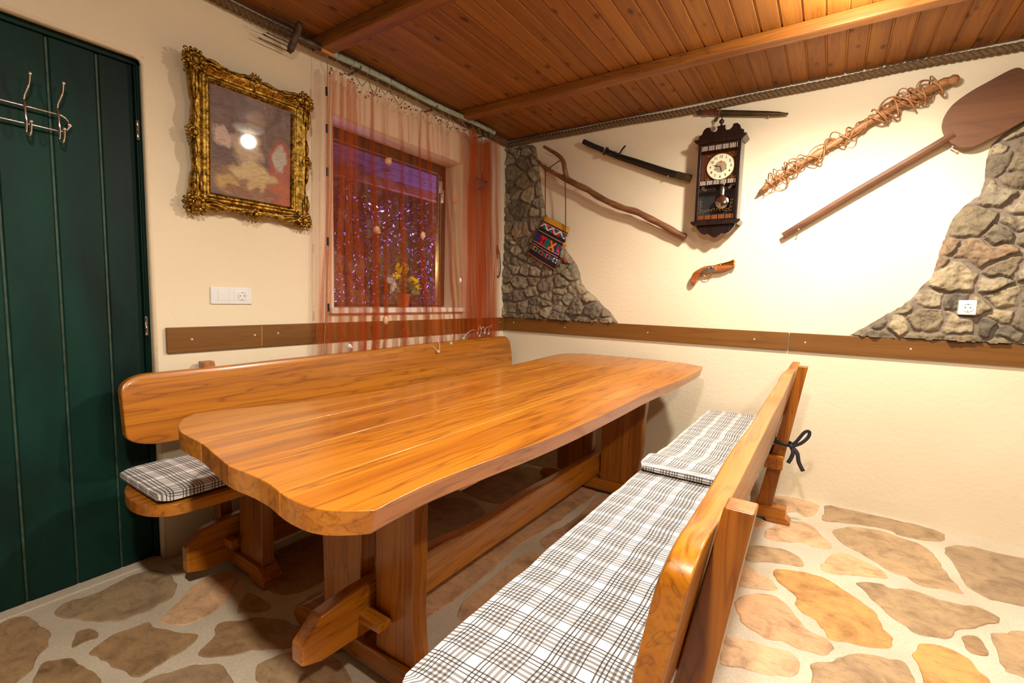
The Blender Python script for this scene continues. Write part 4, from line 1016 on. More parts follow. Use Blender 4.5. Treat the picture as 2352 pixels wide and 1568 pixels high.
cord([(.095,-1.06,.872),(.12,-1.03,.862),(.135,-1.01,.845),(.138,-.995,.828)]); cord([(.138,-.975,.83),(.13,-.962,.86),(.11,-.958,.90)])
cord([(.118,-.825,.877),(.11,-.81,.915),(.10,-.80,.94)]); cord([(.105,-.67,.90),(.108,-.64,.93),(.11,-.58,.955),(.108,-.53,.95),(.105,-.51,.93)])
cord([(.105,-.50,.93),(.107,-.49,.965),(.105,-.47,.985),(.10,-.455,.96),(.102,-.42,.975),(.10,-.405,.93)]); cord([(.11,-.48,.91),(.112,-.465,.94),(.108,-.468,.975)])
cord([(.10,-.40,.93),(.10,-.385,.965),(.10,-.34,.975),(.10,-.30,.965)]); cord([(.10,-.35,.922),(.10,-.345,.955),(.10,-.32,.985),(.10,-.30,.99)])
# shells, star fish: hung in the net, each its own thing
def shell(nm,label,c,r,kind,mat='shell'):
    mb=MB(); R=random.Random(int(c[1]*1000))
    if kind=='spiral':
        P=[];rad=[]
        for i in range(60):
            t=i/59;a=t*5*PI; q=r*.55*(1-t)**1.1; P.append((c[0]+q*.5*math.sin(a),c[1]+q*math.cos(a)*.5+r*1.3*(t-.4),c[2]+q*math.sin(a)*.6-r*.4*(t-.4))); rad.append(r*.42*(1-t)**.8+.0008)
        mb.tube(P,rad,10)
        for k in range(5): mb.tube([(c[0],c[1]-r*.5+.3*r*k*.6,c[2]+r*.3),(c[0],c[1]-r*.6+.3*r*k*.6,c[2]+r*(.85-.1*k))],[.003,.0006],5)
    elif kind=='cowrie':
        mb.ball(c,r,18,12,(.6,.72,1.15))
        for k in range(6): mb.tube([(c[0]+r*.5,c[1]-r*.2,c[2]-r*.7+r*.28*k),(c[0]+r*.5,c[1]+r*.2,c[2]-r*.7+r*.28*k)],.0009,4)
    elif kind=='round':
        mb.ball(c,r,16,12,(.8,1,.95)); mb.ball((c[0]+r*.2,c[1]+.3*r,c[2]+r*.55),r*.5,12,8); mb.ball((c[0]+r*.3,c[1]+.5*r,c[2]+r*.8),r*.26,10,6)
    elif kind=='star':
        n=5;vs=[(c[0]+r*.22,c[1],c[2]),(c[0]-r*.08,c[1],c[2])]
        for k in range(2*n):
            a=PI*k/n+.3; q=r if k%2==0 else r*.36; vs.append((c[0]+(.0),c[1]+q*math.cos(a),c[2]+q*math.sin(a)))
        fs=[(0,2+k,2+(k+1)%(2*n)) for k in range(2*n)]+[(1,2+(k+1)%(2*n),2+k) for k in range(2*n)]
        mb.add(vs,fs)
        for k in range(n):
            a=2*PI*k/n+.3
            for q in range(5): mb.ball((c[0]+r*.14*(1-q/6),c[1]+r*(.15+.16*q)*math.cos(a),c[2]+r*(.15+.16*q)*math.sin(a)),r*.06,5,4)
    o=mb.build(nm,M[mat],smooth=True,angle=1.2); tag(o,label,'starfish' if kind=='star' else 'shell'); return o
shell('snail_shell','round orange snail shell high in the net near the top of the window',(.115,-1.42,2.012),.024,'round')
shell('conch_shell','pale spiky conch shell hanging in the net, left of centre of the window',(.115,-1.50,1.587),.034,'spiral')
shell('cockle_shell','peach oval shell in the net above the yellow flowers, right of the spiky shell',(.115,-1.125,1.607),.024,'cowrie')
shell('starfish','small orange starfish in the net against the right window jamb',(.115,-.807,1.888),.034,'star','starfish')
shell('small_shell','tiny cream shell on a thread low at the right window jamb',(.112,-.73,1.331),.016,'cowrie','bead')
shell('cowrie_shell','oval peach shell hanging in front of the brown rail below the sill',(.118,-1.44,1.052),.025,'cowrie')
shell('coral_piece','pale knobbly coral piece low at the left of the net near the bench back',(.115,-1.70,.905),.022,'spiral','bead')
shell('large_starfish','large dark red starfish in the gathered right side of the net',(.14,-.53,2.07),.085,'star','darkstar')
# black handle beside the curtain
hd=thing('wall_hook','slim black looped metal hook on the cream wall right of the net curtain','hook',(0,-.115,1.5))
mb=MB(); mb.tube(crom([(.012,-.128,1.64),(.020,-.120,1.60),(.024,-.106,1.53),(.022,-.098,1.45),(.014,-.100,1.395),(.010,-.112,1.385),(.010,-.117,1.40)],6),.0042,8); mb.build('loop',M['black'],hd,smooth=True)
mb=MB(); mb.tube(crom([(.010,-.133,1.655),(.014,-.128,1.60),(.010,-.124,1.545)],6),[.006]*6+[.008]*2+[.004]*5,8); mb.box(0,.012,-.136,-.122,1.585,1.625); mb.build('mount',M['black'],hd,smooth=True,angle=.8)
# ================================================================ PLANT ON SILL
pl=thing('potted_plant','yellow flowering plant in an orange pot on the window sill','plant',(-.06,-1.128,1.127))
mb=MB(); mb.lathe([(.0,.0),(.034,0),(.047,.078),(.050,.078),(.052,.092),(.047,.092),(.044,.082),(.0,.080)],(-.06,-1.128,1.127),(0,0,1),26); mb.build('pot',M['terracotta'],pl,smooth=True,angle=.5)
mb=MB()
st=[((-.06,-1.14,1.37)),((-.055,-1.03,1.31)),((-.05,-1.20,1.30)),((-.05,-1.28,1.29))]
for e in st:
    mb.tube(crom([(-.06,-1.128,1.20),((-.06+e[0])/2,(-1.128+e[1])/2-.008,(1.2+e[2])/2+.02),e],6),.0028,6)
mb.build('stem',M['leaf'],pl,smooth=True)
def florets(c,n,sp,seed,mat='yellow'):
    R=random.Random(seed); mb=MB()
    for k in range(n):
        d=Vector((R.gauss(0,1),R.gauss(0,1),R.gauss(0,1))).normalized(); p=Vector(c)+Vector((d.x*sp[0],d.y*sp[1],d.z*sp[2])); 
        s=d.orthogonal().normalized();t=d.cross(s)
        for q in range(5):
            a=2*PI*q/5+R.random(); u=s*math.cos(a)+t*math.sin(a); w_=s*math.cos(a+PI/2)+t*math.sin(a+PI/2); r=.011
            mb.add([p,p+u*r*.6+w_*r*.42+d*.003,p+u*r+d*.005,p+u*r*.6-w_*r*.42+d*.003],[(0,1,2,3)])
    mb.build('flower_head',M[mat],pl)
florets((-.055,-1.145,1.395),60,(.03,.045,.038),1); florets((-.05,-1.045,1.315),42,(.028,.040,.024),2); florets((-.05,-1.01,1.275),26,(.025,.025,.028),3); florets((-.05,-1.20,1.335),16,(.015,.03,.022),4)
def leaves(n,seed,mat,cy,cz,sp):
    R=random.Random(seed); mb=MB()
    for k in range(n):
        p=Vector((-.06,-1.128,1.215)); a=R.uniform(0,2*PI); e=Vector((-.05+R.uniform(-.05,.05),cy+R.uniform(-sp,sp),cz+R.uniform(-.05,.06)))
        d=(e-p).normalized(); s=Vector((R.uniform(-.4,.4),-d.z,d.y)).normalized(); L=.055; q=p+(e-p)*.6
        v=[q,q+d*L*.3+s*.018,q+d*L*.7+s*.02,q+d*L,q+d*L*.7-s*.02,q+d*L*.3-s*.018,q+d*L*.5+Vector((.006,0,-.004))]
        mb.add(v,[(0,1,6),(1,2,6),(2,3,6),(3,4,6),(4,5,6),(5,0,6)]); mb.tube([p,q],.0012,4)
    mb.build('leaf',M[mat],pl,smooth=True,kind='stuff')
leaves(26,5,'leaf',-1.10,1.27,.11); leaves(8,6,'palelf',-1.29,1.30,.05)
# ================================================================ FORKED STICK
fk=thing('forked_stick','gnarled brown forked branch hung diagonally on the wall left of the clock','stick',(.9,-.06,2.0))
mb=MB(); P=crom([(.362,-.095,2.315),(.405,-.09,2.270),(.47,-.085,2.225),(.60,-.08,2.150),(.70,-.078,2.095),(.80,-.075,2.045),(.89,-.072,1.985),(1.0,-.07,1.925),(1.10,-.068,1.880),(1.19,-.066,1.850),(1.28,-.06,1.800),(1.38,-.052,1.745),(1.47,-.045,1.69),(1.535,-.04,1.655)],5)
n=len(P); mb.tube(P,[.010+.0125*min(1,i/(n*.3))+.0015*math.sin(i*.9) for i in range(n)],12); mb.build('branch',M['stick'],fk,smooth=True,angle=1.1)
mb=MB(); P=crom([(.43,-.12,2.405),(.48,-.115,2.375),(.56,-.105,2.320),(.60,-.10,2.27),(.612,-.095,2.21),(.63,-.082,2.145),(.70,-.076,2.10)],5); n=len(P); mb.tube(P,[.011+.009*min(1,i/(n*.7)) for i in range(n)],12); mb.build('prong',M['stick'],fk,smooth=True,angle=1.1)
mb=MB(); mb.tube([(.455,-.088,2.238),(.52,-.095,2.265),(.585,-.10,2.292)],.0045,8); mb.build('cross_twig',M['stick'],fk,smooth=True)
nail(fk,.72,2.085,.075); nail(fk,1.45,1.69,.05)
# ================================================================ WOVEN BAG
bg=thing('woven_bag','small woven bag with bright geometric bands hanging by brown straps from the forked stick','bag',(.45,-.07,1.9))
TL=Vector((.428,0,1.880));TR=Vector((.655,0,1.772));BL=Vector((.268,0,1.590)); BRt=Vector((.520,0,1.450))
K=(.012,.008,.008);W_=(.72,.66,.62);PKc=(.62,.28,.26);RD=(.62,.012,.025);PU=(.045,.02,.13);TE=(.0,.16,.12);YE=(.75,.32,.01);MR=(.12,.01,.02);CO=(.75,.12,.09)
NU,NVv=60,66
def pat(u,v):
    # u 0..1 across, v 0..1 down
    if v<.12: return (.62,.30,.015)
    if v<.165: return K if int(v*100)%2==0 else PKc
    if v<.285:
        t=(v-.165)/.12; q=(u*3.2)%1; tri=abs(q-.5)*2
        if abs(tri-t)<.20: return W_
        k=int(u*3.2+.5)
        return ([PU,TE,RD,PU][k%4] if tri<t else [RD,MR,TE,MR][int(u*3.2)%4])
    if v<.36: return K
    if v<.372: return PKc
    if v<.435: return K
    if v<.445: return PKc
    if v<.655:
        t=(v-.445)/.21; k=int(u*5.0); q=(u*5.0)%1; d=abs(q-.5)+abs(t-.5)
        if k==0: return PU
        if k==1: return RD if abs(q-.5)<abs(t-.5)+.05 else MR
        if k==2: return TE if abs(q-.5)*.9+abs(t-.5)*.5<.45 else RD
        if k==3:
            z=abs(abs(q-.5)-abs(t-.5)); return YE if z<.16 else MR
        z=abs(abs(q-.5)-abs(t-.5)); return (PU if q<.3 else ((.75,.05,.18) if z<.13 else TE))
    if v<.665: return PKc
    if v<.71: return K
    if v<.722: return PKc
    if v<.76: return K
    if v<.87:
        t=(v-.76)/.11; k=int(u*8); q=(u*8)%1
        return [TE,PU,TE,PU][k%4] if abs(q-.5)+abs(t-.5)<.5 else [RD,YE,MR,CO,MR,CO,MR,W_][k%8]
    if v<.985: return K
    return CO
front=MB()
def bp(u,v,side):
    top=TL.lerp(TR,u); bot=BL.lerp(BRt,u); p=top.lerp(bot,v)
    b=.016*math.sin(PI*min(1,max(0,u)))**.6*(.35+.65*math.sin(PI*min(1,.15+v*.8)))
    y=-.055-side*b-.004*math.sin(u*9+v*4); p.y=y
    if v<.13 and u>.7: p.y-=.01*(u-.7)
    return p
for side in (1,-1):
    for i in range(NU):
        for j in range(NVv):
            u0,u1,v0,v1=i/NU,(i+1)/NU,j/NVv,(j+1)/NVv
            front.c=pat((u0+u1)/2,(v0+v1)/2) if side==1 else K
            q=[bp(u0,v0,side),bp(u0,v1,side),bp(u1,v1,side),bp(u1,v0,side)]
            front.add(q,[(0,1,2,3)],flip=(side<0))
def tintmat(name,rough=.9):
    m=MT(name,rough); m.color(m.attr('tint','Color')); m.bump(m.noise(m.co(),500,2),.4,.002); return m.m
M['woven']=tintmat('woven_wool')
front.build('bag_body',M['woven'],bg)
mb=MB(); mb.tube([(.422,-.07,2.25),(.424,-.065,2.1),(.428,-.06,1.90),(.43,-.058,1.87)],.0042,7); mb.ball((.425,-.085,2.262),.013,8,6)
mb.tube([(.618,-.10,2.15),(.621,-.085,2.0),(.628,-.082,1.80),(.630,-.082,1.66)],.0042,7); mb.tube(crom([(.43,-.108,2.262),(.422,-.10,2.245),(.421,-.07,2.235)],4),.004,6); mb.build('strap',M['browncord'],bg,smooth=True)
M['pomo']=plain('orange_pompom',(.75,.22,.02),.9,var=.4,scale=200); M['pomr']=plain('red_pompom',(.6,.03,.02),.9,var=.3); 
mb=MB(); mb.ball((.622,-.085,1.638),.012,10,8); mb.ball((.636,-.085,1.634),.010,10,8); mb.build('pompom',M['pomo'],bg,smooth=True)
mb=MB(); 
for dx in (-.014,-.004,.006,.014): mb.tube([(.627,-.085,1.63),(.627+dx,-.085,1.53)],.0018,5)
mb.build('tassel_cord',M['cord'],bg,smooth=True)
for dx,mt in ((-.017,'pomr'),(-.002,'black'),(.013,'pomr'),(.006,'pomo')):
    mb=MB(); mb.ball((.627+dx,-.085-(.006 if mt=='black' else 0),1.523),.0115,10,8); mb.build('pompom',M[mt],bg,smooth=True)
# ================================================================ KATANA
kt=thing('curved_sword','black curved sword in its sheath mounted on the wall left of the clock','sword',(1.15,-.04,2.2))
hp=crom([(.735,-.045,2.418),(.78,-.045,2.392),(.83,-.045,2.365),(.90,-.045,2.330)],5)
mb=MB(); mb.tube(hp,.0185,12,flat=.6,up=(.5,0,1)); mb.build('grip',M['cordwrap'],kt,smooth=True,angle=1)
mb=MB()
for i in range(7):
    t=.06+i*.13; p=Vector(hp[0]).lerp(Vector(hp[-1]),t); mb.ball((p.x,p.y-.011,p.z),.0055,6,4,(1,.4,1))
mb.build('grip_wrap',M['blacklace'],kt)
mb=MB(); mb.lathe([(.0,-.004),(.033,-.004),(.036,0),(.033,.004),(.0,.004)],(.922,-.045,2.318),(.87,0,-.5),20,1,.75); mb.build('guard',M['darkmetal'],kt,smooth=True,angle=.6)
sp=crom([(.93,-.045,2.313),(1.03,-.045,2.262),(1.15,-.045,2.210),(1.28,-.045,2.152),(1.40,-.045,2.100),(1.548,-.045,2.045)],6); n=len(sp)
mb=MB(); mb.tube(sp,[.0205+.0045*min(1,i/n*1.4) for i in range(n)],12,flat=.55,up=(.4,0,1)); mb.build('sheath',M['blacklace'],kt,smooth=True,angle=1)
mb=MB(); mb.tube([sp[-5],sp[-1]],[.0262,.0262],12,flat=.6,up=(.4,0,1)); mb.build('sheath_tip',M['darkmetal'],kt,smooth=True,angle=1)
mb=MB(); mb.tube(crom([(.95,-.06,2.308),(.99,-.07,2.280),(1.04,-.072,2.276),(1.06,-.072,2.30),(1.085,-.072,2.325)],6),.0065,7); mb.tube(crom([(.96,-.064,2.30),(1.0,-.07,2.292),(1.05,-.07,2.262)],5),.006,6); mb.build('cord',M['cordwrap'],kt,smooth=True)
nail(kt,1.40,2.077,.06,'steel',.006,.004); nail(kt,.88,2.318,.05,'steel')
# ================================================================ BAYONET
by=thing('bayonet','long sheathed bayonet mounted level on the wall above the clock','bayonet',(1.8,-.03,2.44))
def bz(x): return 2.480-(x-1.56)*.21
mb=MB(); mb.tube([(x,-.03,bz(x)) for x in (1.60,1.70)],.0165,10,flat=.6); mb.build('grip',M['clock_red'],by,smooth=True,angle=1)
mb=MB(); mb.tube([(x,-.03,bz(x)+.001) for x in (1.562,1.575,1.60)],[.019,.019,.0165],10,flat=.7); mb.tube(crom([(1.704,-.03,bz(1.704)+.024),(1.70,-.03,bz(1.7)),(1.695,-.03,bz(1.7)-.028),(1.683,-.03,bz(1.7)-.038)],4),.006,8)
mb.tube([(1.682+.008*math.cos(q),-.03,2.409+.010*math.sin(q)) for q in [2*PI*i/12 for i in range(12)]],.004,6,closed=True); mb.build('crossguard',M['darkmetal'],by,smooth=True,angle=1)
mb=MB(); xs=[1.708,1.72,1.85,1.98,2.04,2.078,2.086,2.094]; rs=[.018,.018,.0165,.015,.0125,.007,.0065,.004]
mb.tube([(x,-.03,bz(x)) for x in xs],rs,10,flat=.5); mb.ball((2.09,-.03,bz(2.09)),.007,8,6); mb.build('scabbard',M['darkmetal'],by,smooth=True,angle=1)
for x in (1.62,1.99): nail(by,x,bz(x)-.018,.045,'steel')
# ================================================================ VINE STICK
vn=thing('vine_stick','knobbly stick wrapped in curling vine tendrils on the wall right of the clock','stick',(2.4,-.06,2.15))
core=crom([(1.985,-.045,1.925),(2.06,-.045,1.985),(2.15,-.047,2.04),(2.25,-.05,2.095),(2.35,-.05,2.155),(2.45,-.05,2.215),(2.55,-.05,2.272),(2.64,-.05,2.318),(2.72,-.05,2.352),(2.80,-.05,2.386),(2.832,-.05,2.392)],5); n=len(core)
mb=MB(); mb.tube(core,[.011+.013*(i/n)+.003*math.sin(i*1.3)+.002*math.sin(i*.5) for i in range(n)],12); mb.ball((2.836,-.05,2.392),.0235,10,8); mb.build('stick',M['vine'],vn,smooth=True,angle=1.2)
mb=MB(); mb.tube(crom([(1.985,-.045,1.925),(1.972,-.04,1.912),(1.960,-.04,1.905)],3),[.009]*4+[.006]*3,8); mb.tube([(1.985,-.045,1.93),(1.968,-.04,1.922)],[.007,.004],7)
mb.build('root_tip',M['stick'],vn,smooth=True)
R=random.Random(77)
def corep(t):
    f=max(0,min(.999,t))*(n-1);i=int(f);return Vector(core[i]).lerp(Vector(core[min(n-1,i+1)]),f-i)
ax=(Vector(core[-1])-Vector(core[0])).normalized(); hv=Vector((0,1,0)); kv=ax.cross(hv).normalized()
for k in range(16):
    t0=R.uniform(0,.72); ln=R.uniform(.18,.40); tn=R.uniform(1.2,3.2)*R.choice([1,-1,1]); ph=R.uniform(0,2*PI); am=R.uniform(.016,.046); P=[]
    for i in range(60):
        s=i/59; t=t0+ln*s; a=ph+tn*2*PI*s; env=math.sin(PI*s)**.5; r=(.020+am*abs(math.sin(s*PI*R.choice([1,1])+k)))*(.6+.4*env)
        p=corep(min(.86,t))+hv*(max(-.9,min(.55,math.cos(a)))*r*.8)+kv*(math.sin(a)*r*1.15); P.append((p.x,min(-.008,p.y),p.z))
    mb=MB(); w_=R.uniform(.0026,.0048); mb.tube(P,w_,6); mb.build('tendril',M['vine'],vn,smooth=True)
mb=MB()
for k in range(40):
    t=R.uniform(.02,.85);p=corep(t);a=R.uniform(0,2*PI); d=(hv*(-abs(math.cos(a)))+kv*math.sin(a)+ax*R.uniform(-.4,.4)).normalized(); mb.tube([p+d*.012,p+d*R.uniform(.03,.045)],[.0025,.0008],5)
mb.build('thorns',M['vine'],vn,kind='stuff')
for t in (.15,.62): p=corep(t); nail(vn,p.x,p.z,.04)
# ================================================================ BREAD PEEL
pe=thing('bread_peel','big brown wooden bread peel with broad blade and long handle, far right','bread peel',(2.6,-.04,1.9))
blade=crom([(2.846,2.070),(2.822,2.115),(2.808,2.16),(2.815,2.215),(2.845,2.268),(2.905,2.318),(3.01,2.385),(3.064,2.415),(3.085,2.400),(3.125,2.28),(3.135,2.17),(3.125,2.12),(3.04,2.075),(2.965,2.040),(2.90,2.030)],4,True)
# the far end is cut square, blade runs out of frame
blade=crom([(2.850,2.068),(2.824,2.108),(2.808,2.16),(2.815,2.215),(2.845,2.268),(2.905,2.316),(2.97,2.352),(3.03,2.384),(3.066,2.393),(3.092,2.375)],4)+crom([(3.17,2.20),(3.165,2.17),(3.125,2.142),(3.04,2.090),(2.965,2.048),(2.925,2.036),(2.885,2.043),(2.865,2.058)],4)
mb=MB(); mb.cur=.5; mb.prism(blade,'y',-.060,-.044); mb.build('blade',M['peel'],pe,bevel=.003)
mb=MB(); mb.cur=.2
mb.tube([(2.118,-.036,1.637),(2.45,-.042,1.856),(2.75,-.046,2.045),(2.84,-.050,2.10),(2.862,-.053,2.112)],[.0185,.0195,.019,.021,.016],8,flat=.75); mb.build('handle',M['peel'],pe,smooth=True,angle=.5)
for x,z in ((2.20,1.668),(2.858,2.052)): nail(pe,x,z,.065,'chrome',.006)
# ================================================================ PISTOL
pi_=thing('flintlock_pistol','small antique flintlock pistol with flared brass muzzle on the wall below the clock','pistol',(1.7,-.03,1.42))
stock=crom([(1.588,1.352),(1.586,1.375),(1.60,1.412),(1.630,1.436),(1.667,1.455),(1.705,1.462),(1.76,1.466),(1.80,1.472),(1.838,1.470),(1.842,1.450),(1.81,1.432),(1.765,1.420),(1.716,1.424),(1.675,1.424),(1.650,1.410),(1.634,1.378),(1.620,1.346),(1.602,1.338)],3,True)
mb=MB(); mb.cur=.3; mb.prism(stock,'y',-.045,-.015); mb.build('stock',M['walnut'],pi_,bevel=.006,seg=3)
mb=MB(); mb.lathe([(.0095,0),(.0105,.03),(.0125,.06),(.017,.10),(.025,.125),(.027,.128),(.020,.128),(.012,.10),(0,.09)],(1.728,-.034,1.455),(.125,0,.0225),20); mb.lathe([(.009,0),(.0095,.06)],(1.668,-.034,1.446),(.12,0,.018),14); mb.lathe([(.013,0),(.0145,.004),(.013,.008)],(1.765,-.034,1.462),(.125,0,.0225),16)
mb.build('barrel',M['brass'],pi_,smooth=True,angle=.8)
mb=MB(); mb.prism(crom([(1.652,1.414),(1.668,1.436),(1.70,1.442),(1.735,1.436),(1.745,1.425),(1.72,1.419),(1.68,1.414)],3,True),'y',-.050,-.044); mb.build('lock_plate',M['steel'],pi_,bevel=.0015)
mb=MB(); mb.tube(crom([(1.694,-.053,1.430),(1.700,-.055,1.448),(1.715,-.055,1.452),(1.728,-.055,1.446)],4),[.006]*4+[.0045]*9,8); mb.ball((1.702,-.053,1.444),.007,8,6); mb.tube(crom([(1.722,-.053,1.430),(1.738,-.054,1.442),(1.745,-.054,1.434)],4),.004,7); mb.build('hammer',M['steel'],pi_,smooth=True)
mb=MB(); mb.tube([(1.692+.026*math.cos(q),-.032,1.406+.021*math.sin(q)) for q in [2*PI*i/24 for i in range(24)]],.0028,7,closed=True); mb.tube(crom([(1.668,-.032,1.41),(1.655,-.032,1.40),(1.642,-.032,1.408)],4),.003,6); mb.tube(crom([(1.690,-.032,1.424),(1.686,-.032,1.41),(1.693,-.032,1.398)],4),.0022,6); mb.build('trigger_guard',M['brass'],pi_,smooth=True)
for x,z in ((1.655,1.395),(1.79,1.422)): nail(pi_,x,z,.048,'steel',0,.0018)
# ================================================================ WALL CLOCK
ck=thing('wall_clock','dark wooden pendulum wall clock with round cream dial and carved crest','clock',(1.735,-.06,2.0))
CX=1.7335; D0=-.002; D1=-.118; BX0,BX1,BZ0,BZ1=1.603,1.862,1.745,2.235
mb=MB(); mb.box(BX0,BX0+.018,D1+.004,D0,BZ0,BZ1); mb.box(BX1-.018,BX1,D1+.004,D0,BZ0,BZ1); mb.box(BX0+.018,BX1-.018,-.012,D0,BZ0,BZ1); mb.build('case',M['clock_wood'],ck,bevel=.002)
mb=MB(); mb.prism([(BX0-.004,BZ1),(BX1+.004,BZ1),(BX1+.026,BZ1+.022),(BX1+.026,BZ1+.032),(BX0-.026,BZ1+.032),(BX0-.026,BZ1+.022)],'y',D1-.010,D0); mb.build('cornice',M['clock_wood'],ck,bevel=.003)
mb=MB(); mb.prism([(BX0-.020,BZ0-.012),(BX0-.020,BZ0),(BX1+.020,BZ0),(BX1+.020,BZ0-.012),(BX1+.004,BZ0-.028),(BX0-.004,BZ0-.028)],'y',D1-.010,D0); mb.build('base_shelf',M['clock_wood'],ck,bevel=.003)
cr=[(-.135,0),(-.136,.012),(-.131,.030),(-.117,.035),(-.108,.060),(-.093,.074),(-.070,.074),(-.064,.055),(-.05,.042),(-.03,.042),(-.022,.058),(-.026,.066),(-.026,.074),(.026,.074),(.026,.066),(.022,.058),(.03,.042),(.05,.042),(.064,.055),(.070,.074),(.093,.074),(.108,.060),(.117,.035),(.131,.030),(.136,.012),(.135,0)]
mb=MB(); mb.prism([(CX+a,BZ1+.032+b) for a,b in cr],'y',D1+.012,D1+.030); mb.build('crest',M['clock_wood'],ck,bevel=.0025)
mb=MB(); mb.lathe([(.010,0),(.006,.006),(.004,.010),(.012,.016),(.0165,.026),(.012,.036),(.004,.041),(.0035,.050),(.007,.055),(.003,.062),(.0012,.072)],(CX-.002,D1+.021,BZ1+.106),(0,0,1),18); mb.build('finial',M['clock_wood'],ck,smooth=True,angle=.9)
dr=[(-.118,0),(-.112,-.020),(-.085,-.050),(-.062,-.060),(-.043,-.054),(-.028,-.066),(-.010,-.080),(.010,-.080),(.028,-.066),(.043,-.054),(.062,-.060),(.085,-.050),(.112,-.020),(.118,0)]
mb=MB(); mb.prism([(CX+a,BZ0-.028+b) for a,b in dr],'y',D1+.012,D1+.034); mb.build('lower_crest',M['clock_wood'],ck,bevel=.0025)
# inner back panels
mb=MB(); mb.box(BX0+.018,BX1-.018,D1+.045,D1+.050,2.0,BZ1); mb.build('dial_panel',M['clock_red'],ck)
# door frame with fluted strips
mb=MB(); mb.box(BX0+.002,BX0+.020,D1-.004,D1+.004,BZ0+.002,BZ1-.002); mb.box(BX1-.020,BX1-.002,D1-.004,D1+.004,BZ0+.002,BZ1-.002); mb.box(BX0+.020,BX1-.020,D1-.004,D1+.004,BZ1-.014,BZ1-.002); mb.box(BX0+.020,BX1-.020,D1-.004,D1+.004,BZ0+.002,BZ0+.008); cd=mb.build('door_frame',M['clock_wood'],ck,bevel=.0015)
M['flute']=plain('striped_flute',(.62,.50,.42),.3,var=.1)
for z0,z1,mt in ((2.189,2.220,'flute'),(1.972,2.000,'flute'),(1.753,1.782,'walnut')):
    mb=MB(); mb.box(BX0+.020,BX1-.020,D1-.001,D1+.004,z0,z1); mb.build('strip',M['clock_wood'],cd)
    mb=MB(); x=BX0+.024;k=0
    while x<BX1-.024:
        if k%8!=7: mb.tube([(x+.0015,D1-.0015,z0+.001),(x+.0015,D1-.0015,z1-.001)],.00115,6)
        x+=.0052;k+=1
    mb.build('fluting',M[mt],cd,smooth=True,angle=1)
# dial
dz=2.090; dy=D1+.040
mb=MB(); mb.lathe([(.0,.004),(.080,.004),(.083,.006),(.086,.004),(.086,0)],(CX+.006,dy,dz),(0,-1,0),48); mb.build('dial_rim',M['brass'],ck,smooth=True,angle=.5)
mb=MB(); mb.lathe([(.0,.0056),(.080,.0052),(.080,.004)],(CX+.006,dy,dz),(0,-1,0),48); M['dialface']=plain('cream_dial',(.80,.72,.50),.35,var=.08,scale=14); dl=mb.build('dial',M['dialface'],ck,smooth=True,angle=.5)
mb=MB(); mb.lathe([(.0,.0063),(.036,.0061),(.0365,.0054)],(CX+.006,dy,dz),(0,-1,0),36); mb.build('centre_disc',plain('satin_disc',(.66,.56,.36),.25,.6,var=.1),dl,smooth=True,angle=.5)
def textmesh(s,size,loc,name,mat,parent,depth=.0004):
    cu=bpy.data.curves.new(name,'FONT'); cu.body=s; cu.size=size; cu.align_x='CENTER'; cu.align_y='CENTER'; cu.extrude=depth; cu.offset=size*.012
    ob=bpy.data.objects.new(name+'_tmp',cu); COL.objects.link(ob)
    dg=bpy.context.evaluated_depsgraph_get(); me=bpy.data.meshes.new_from_object(ob.evaluated_get(dg)); bpy.data.objects.remove(ob)
    off=Vector((0,0,0));p=parent
    while p is not None: off+=p.location;p=p.parent
    me.transform(Matrix.Translation(Vector(loc)-off)@Matrix.Rotation(PI/2,4,'X')); me.materials.clear(); me.materials.append(mat)
    o=bpy.data.objects.new(name,me); COL.objects.link(o); o.parent=parent; return o
for h in range(1,13):
    a=PI/2-2*PI*h/12; textmesh(str(h),.0225,(CX+.006+.0625*math.cos(a),dy-.0062,dz+.0625*math.sin(a)),'numeral',M['black'],dl)
mb=MB(); mb.prism([(CX+.006-.008,dz+.024),(CX+.006+.008,dz+.024),(CX+.006+.003,dz+.036),(CX+.006,dz+.039),(CX+.006-.003,dz+.036)],'y',dy-.0068,dy-.0055); mb.build('red_mark',plain('red_mark',(.6,.05,.02),.5),dl)
def hand(ang,L,nm):
    a=PI/2-math.radians(ang); c=Vector((CX+.006,0,dz)); d=Vector((math.cos(a),0,math.sin(a))); s=Vector((-d.z,0,d.x)); mb=MB()
    q=[c-d*.006+s*.0016,c+d*L*.3+s*.0016,c+d*L*.45+s*.0042,c+d*L*.62+s*.0014,c+d*L,c+d*L*.62-s*.0014,c+d*L*.45-s*.0042,c+d*L*.3-s*.0016,c-d*.006-s*.0016]
    mb.prism([(p.x,p.z) for p in q],'y',dy-.0095,dy-.0085); mb.build(nm,M['black'],dl)
hand(285,.056,'minute_hand'); hand(167,.042,'hour_hand')
mb=MB(); 
for dx in (-.034,.034): mb.lathe([(.0042,0),(.0042,.0066),(.0022,.0068),(0,.005)],(CX+.006+dx,dy,dz-.016),(0,-1,0),12)
mb.lathe([(.003,0),(.003,.010),(0,.011)],(CX+.006,dy,dz),(0,-1,0),10); mb.build('winding_hole',M['brass'],dl)
mb=MB(); R=random.Random(8)
for sx in (-1,1):
    for sz in (-1,1):
        c=(CX+.006+sx*.078,dy-.003,dz+sz*.072)
        for k in range(16):
            a=R.uniform(0,2*PI);q=R.uniform(.002,.016); mb.ball((c[0]+math.cos(a)*q,c[1],c[2]+math.sin(a)*q),R.uniform(.002,.0045),6,4,(1,.4,1))
mb.build('corner_ornament',M['brass'],ck)
